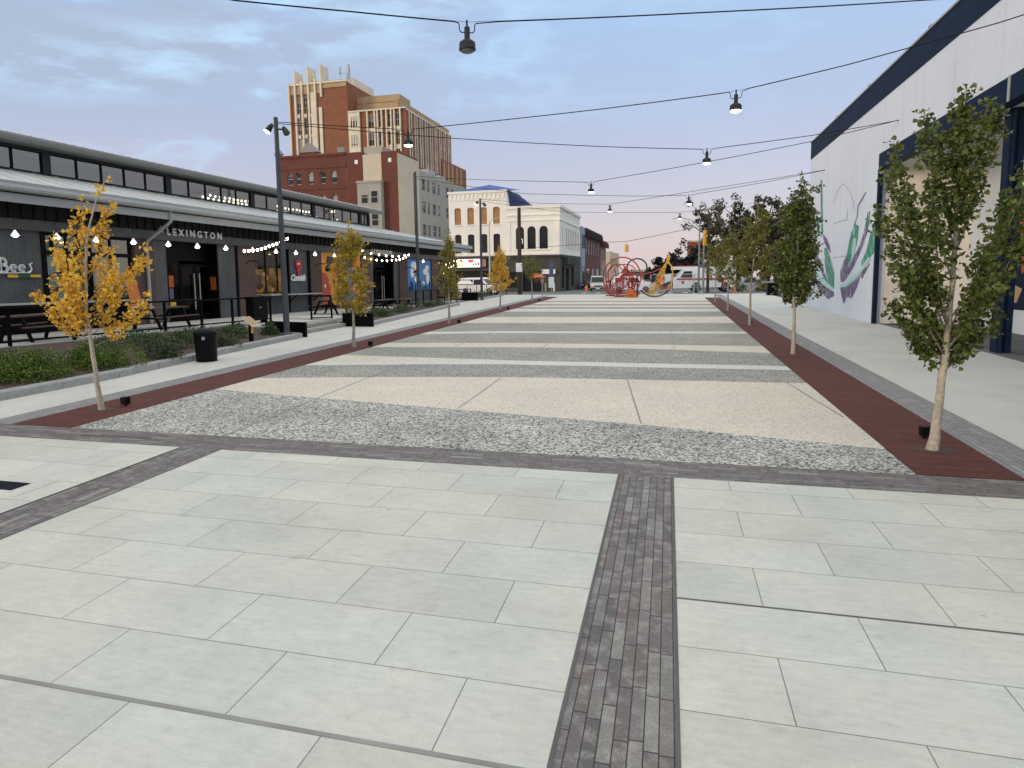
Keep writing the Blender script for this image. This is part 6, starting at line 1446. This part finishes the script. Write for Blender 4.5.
q = MB(); q.slabpoly([(-2.9, -1.0, .75), (-1.65, -1.0, 1.2), (-1.65, -1.0, 1.75), (-2.75, -1.0, 1.72)], .05); q.slabpoly([(-2.75, -1.0, 1.68), (-1.65, -1.0, 1.72), (-1.65, 1.0, 1.72), (-2.75, 1.0, 1.68)], .05); q.build('open_hood', 'white', tr)
q = MB(); q.lathe([(.2, 0), (.2, .03), (0, .03)], n=12); q.v = [(-2.55 + p[0] * .6, -1.04 - p[2], 1.3 + p[1] * 1.3) for p in q.v]; q.build('mirror', 'dark', tr)
pk = [(-1.0, .35), (-1.05, .9), (.2, 1.0), (.8, 1.55), (1.8, 1.55), (1.9, .95), (3.6, .95), (3.6, .35)]
vehicle('pickup_truck', 'silver pickup behind the right-hand trees', 'pickup truck', (7.2, 76, gz(76)), R(4), pk, 1.9, 'silver', (-.1, 2.7), .36, (1.0, 1.48), False, None, ((.25, 1.02), (.78, 1.5)), [((.45, .9), (1.75, 1.7))])
# ------------------------------------------------------------------ far right trees and buildings
def big_tree(x, y, h, w, mat, lab, seed, n=3800, size=.42, zc=.3, nb=14, bark='darkbark', sparse=1.0):
    rng = random.Random(seed); z = gz(y)
    t = thing('large_tree', lab, 'tree', (x, y, z), group='large background trees on the right')
    tr_ = MB(); fo = MB(); top = Vector((rng.gauss(0, .3), rng.gauss(0, .3), h * .85))
    tr_.tube([(0, 0, 0), (rng.gauss(0, .2), 0, h * .3), (rng.gauss(0, .3), 0, h * .6), tuple(top)], [.35, .28, .18, .05], 8)
    cl = []
    for i in range(nb):
        f = i / (nb - 1); z0 = h * (zc + (.8 - zc) * f); a = i * 2.4 + rng.random(); rr = w / 2 * (.55 + .6 * math.sin(PI * (.2 + .7 * f))) * rng.uniform(.6, 1.05)
        e = Vector((rr * math.cos(a), rr * math.sin(a), min(h, z0 + h * rng.uniform(.06, .22)))); s0 = Vector((0, 0, z0))
        tr_.tube([tuple(s0), tuple(s0.lerp(e, .5) + Vector((0, 0, -.2))), tuple(e)], [.12, .08, .03], 5)
        for k in range(3): cl.append((s0.lerp(e, .45 + .28 * k) + Vector((rng.gauss(0, .5), rng.gauss(0, .5), rng.gauss(0, .4))), w * rng.uniform(.07, .13)))
    for _ in range(n):
        c, rr = rng.choice(cl); v_ = Vector((rng.gauss(0, 1), rng.gauss(0, 1), rng.gauss(0, .8))).normalized() * rr * rng.uniform(.5, 1.15) * sparse
        fo.leaf(c + v_, size, rng, .7)
    tr_.build('trunk', bark, t); fo.build('foliage', mat, t)
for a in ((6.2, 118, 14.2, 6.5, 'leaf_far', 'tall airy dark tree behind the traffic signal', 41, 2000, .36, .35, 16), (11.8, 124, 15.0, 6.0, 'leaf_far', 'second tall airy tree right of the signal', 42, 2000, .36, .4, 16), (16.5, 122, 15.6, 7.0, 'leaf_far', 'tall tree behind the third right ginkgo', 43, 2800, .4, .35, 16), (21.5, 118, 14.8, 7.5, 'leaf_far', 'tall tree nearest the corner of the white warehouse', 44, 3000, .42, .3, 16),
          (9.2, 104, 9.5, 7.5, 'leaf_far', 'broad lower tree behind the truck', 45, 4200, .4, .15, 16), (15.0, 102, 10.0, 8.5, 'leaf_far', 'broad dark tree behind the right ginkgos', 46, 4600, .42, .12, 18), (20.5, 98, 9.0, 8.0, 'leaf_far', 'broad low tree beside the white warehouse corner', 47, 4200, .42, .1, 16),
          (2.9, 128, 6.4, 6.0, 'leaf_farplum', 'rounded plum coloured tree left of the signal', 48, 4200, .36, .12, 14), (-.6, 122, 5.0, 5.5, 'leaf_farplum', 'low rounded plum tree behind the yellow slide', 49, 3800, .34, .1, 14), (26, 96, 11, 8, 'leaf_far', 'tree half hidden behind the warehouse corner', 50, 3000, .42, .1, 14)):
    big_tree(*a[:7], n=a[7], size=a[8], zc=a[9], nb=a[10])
def far_block(name, lab, x0, x1, y0, y1, z1, mat, rows):
    t = thing(name, lab, 'building', (x0, y0, gz(y0)))
    q = MB(); q.box(0, x1 - x0, 0, y1 - y0, -1, z1 - gz(y0)); q.build('wall', mat, t); q = MB(); q.box(-.3, x1 - x0 + .3, -.3, y1 - y0, z1 - gz(y0) + .001, z1 - gz(y0) + .5); q.build('roof', 'limestone', t)
    TFb = lambda uu, n, z: (uu, -n, z)
    for i in range(rows[0]):
        for k in range(rows[1]):
            a = (x1 - x0) * (i + .2) / rows[0]; b = (x1 - x0) * (i + .8) / rows[0]; zz = 1.5 + (z1 - gz(y0) - 2) * k / rows[1]
            window(t, TFb, a, b, zz, zz + (z1 - gz(y0)) / rows[1] * .5, .005, 'dark', 'winglass', 1, 2, .15)
far_block('orange_block', 'distant orange-red block between the street light and the trees', 6.2, 10.8, 220, 240, 10.2, 'brick_far', (2, 4))
far_block('brick_block', 'distant low brick block behind the truck', 1.5, 9.0, 170, 190, 3.2, 'brick_row', (4, 1))
far_block('low_shed', 'distant low pale shed behind the sculpture', -9.5, -1.5, 150, 165, 1.4, 'tanstone', (4, 1))
far_block('long_terrace', 'distant dark terrace closing the end of the street', -12, 0, 300, 320, .5, 'brick_row', (6, 2))
o = None
# ------------------------------------------------------------------ light
w = bpy.data.worlds.new('World'); sc.world = w; w.use_nodes = True
nt = w.node_tree
for n in list(nt.nodes): nt.nodes.remove(n)
out = nt.nodes.new('ShaderNodeOutputWorld')
SUN_EL, SUN_AZ = R(8), R(223)        # azimuth measured clockwise from +Y: low behind the camera, to its left
sky = nt.nodes.new('ShaderNodeTexSky'); sky.sky_type = 'NISHITA'; sky.sun_disc = False; sky.sun_elevation = SUN_EL; sky.sun_rotation = SUN_AZ
b1 = nt.nodes.new('ShaderNodeBackground'); nt.links.new(sky.outputs[0], b1.inputs[0]); b1.inputs[1].default_value = 0.02
tc_ = nt.nodes.new('ShaderNodeTexCoord'); spx = nt.nodes.new('ShaderNodeSeparateXYZ'); nt.links.new(tc_.outputs['Generated'], spx.inputs[0])
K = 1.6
stops = [(0.0, (.50, .415, .43)), (.04, (.475, .41, .445)), (.11, (.405, .395, .485)), (.21, (.335, .385, .535)), (.33, (.30, .415, .61)), (.5, (.50, .58, .66)), (.85, (1.16, 1.125, 1.04))]  # last stop: zenith, out of view, raised to brighten the ground
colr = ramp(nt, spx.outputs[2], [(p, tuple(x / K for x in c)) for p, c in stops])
# clouds: grey-violet bank with bright rims high on the left
mp = nt.nodes.new('ShaderNodeMapping'); nt.links.new(tc_.outputs['Generated'], mp.inputs[0]); mp.inputs['Scale'].default_value = (1.7, 1.7, 5.2); mp.inputs['Location'].default_value = (.35, .2, .1)
cn = noise(nt, mp.outputs[0], 1.6, 6, .5)
cm = ramp(nt, cn, [(.42, (0, 0, 0)), (.54, (1, 1, 1))])
rim = ramp(nt, cn, [(.385, (0, 0, 0)), (.425, (1, 1, 1)), (.465, (0, 0, 0))])
zf = ramp(nt, spx.outputs[2], [(.08, (0, 0, 0)), (.28, (1, 1, 1))])
xf = ramp(nt, math_(nt, 'ADD', math_(nt, 'MULTIPLY', spx.outputs[0], -1.0), .1), [(.15, (.15, .15, .15)), (.65, (1, 1, 1))])
mask = mixc(nt, 1.0, zf, xf, 'MULTIPLY')
c1 = mixc(nt, mixc(nt, 1.0, mixc(nt, 1.0, cm, mask, 'MULTIPLY'), (.9, .9, .9), 'MULTIPLY'), colr, tuple(x / K for x in (.315, .365, .48)))
c2 = mixc(nt, mixc(nt, 1.0, mixc(nt, 1.0, rim, mask, 'MULTIPLY'), (.75, .75, .75), 'MULTIPLY'), c1, tuple(x / K for x in (.42, .62, .84)))
# breaks in the cloud where brighter blue shows
vd = nt.nodes.new('ShaderNodeMapping'); nt.links.new(tc_.outputs['Generated'], vd.inputs[0]); vd.inputs['Scale'].default_value = (2.2, 2.2, 8)
wn = noise(nt, vd.outputs[0], 3.2, 6, .6)
brk = ramp(nt, wn, [(.44, (0, 0, 0)), (.60, (1, 1, 1))])
def patch(dirv, tight):
    dp = nt.nodes.new('ShaderNodeVectorMath'); dp.operation = 'DISTANCE'
    sc1 = nt.nodes.new('ShaderNodeMapping'); nt.links.new(tc_.outputs['Generated'], sc1.inputs[0]); sc1.inputs['Scale'].default_value = (1, 1, 3.2)
    nt.links.new(sc1.outputs[0], dp.inputs[0]); dp.inputs[1].default_value = (dirv[0], dirv[1], dirv[2] * 3.2)
    return ramp(nt, dp.outputs['Value'], [(tight * .25, (1, 1, 1)), (tight, (0, 0, 0))])
CLOUD_BREAKS = [((-.649, .714, .263), .17, .5), ((-.538, .792, .290), .15, .55), ((-.352, .869, .349), .30, .45), ((-.727, .645, .240), .13, .4)]
for dv, tg, am in CLOUD_BREAKS:
    mk = mixc(nt, 1.0, mixc(nt, 1.0, brk, patch(dv, tg), 'MULTIPLY'), (am, am, am), 'MULTIPLY')
    c2 = mixc(nt, mk, c2, tuple(x / K for x in (.46, .68, .90)))
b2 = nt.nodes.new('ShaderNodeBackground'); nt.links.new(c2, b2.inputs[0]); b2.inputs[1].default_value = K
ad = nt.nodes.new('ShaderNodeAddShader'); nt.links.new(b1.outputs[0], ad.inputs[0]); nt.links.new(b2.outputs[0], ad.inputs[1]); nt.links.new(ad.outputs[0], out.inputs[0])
sl = bpy.data.lights.new('sun', 'SUN'); so = bpy.data.objects.new('sun', sl); C.objects.link(so)
sl.energy = 1.0; sl.angle = R(12); sl.color = (1.0, .78, .55)
sdir = Vector((math.sin(SUN_AZ) * math.cos(SUN_EL), math.cos(SUN_AZ) * math.cos(SUN_EL), math.sin(SUN_EL)))
so.rotation_euler = sdir.to_track_quat('Z', 'Y').to_euler()
# ------------------------------------------------------------------ render
sc.render.engine = 'CYCLES'
sc.view_settings.view_transform = 'Standard'; sc.view_settings.look = 'None'; sc.view_settings.gamma = 1; sc.view_settings.exposure = 0.38
sc.view_settings.use_curve_mapping = False
sc.cycles.max_bounces = 6; sc.cycles.transparent_max_bounces = 12
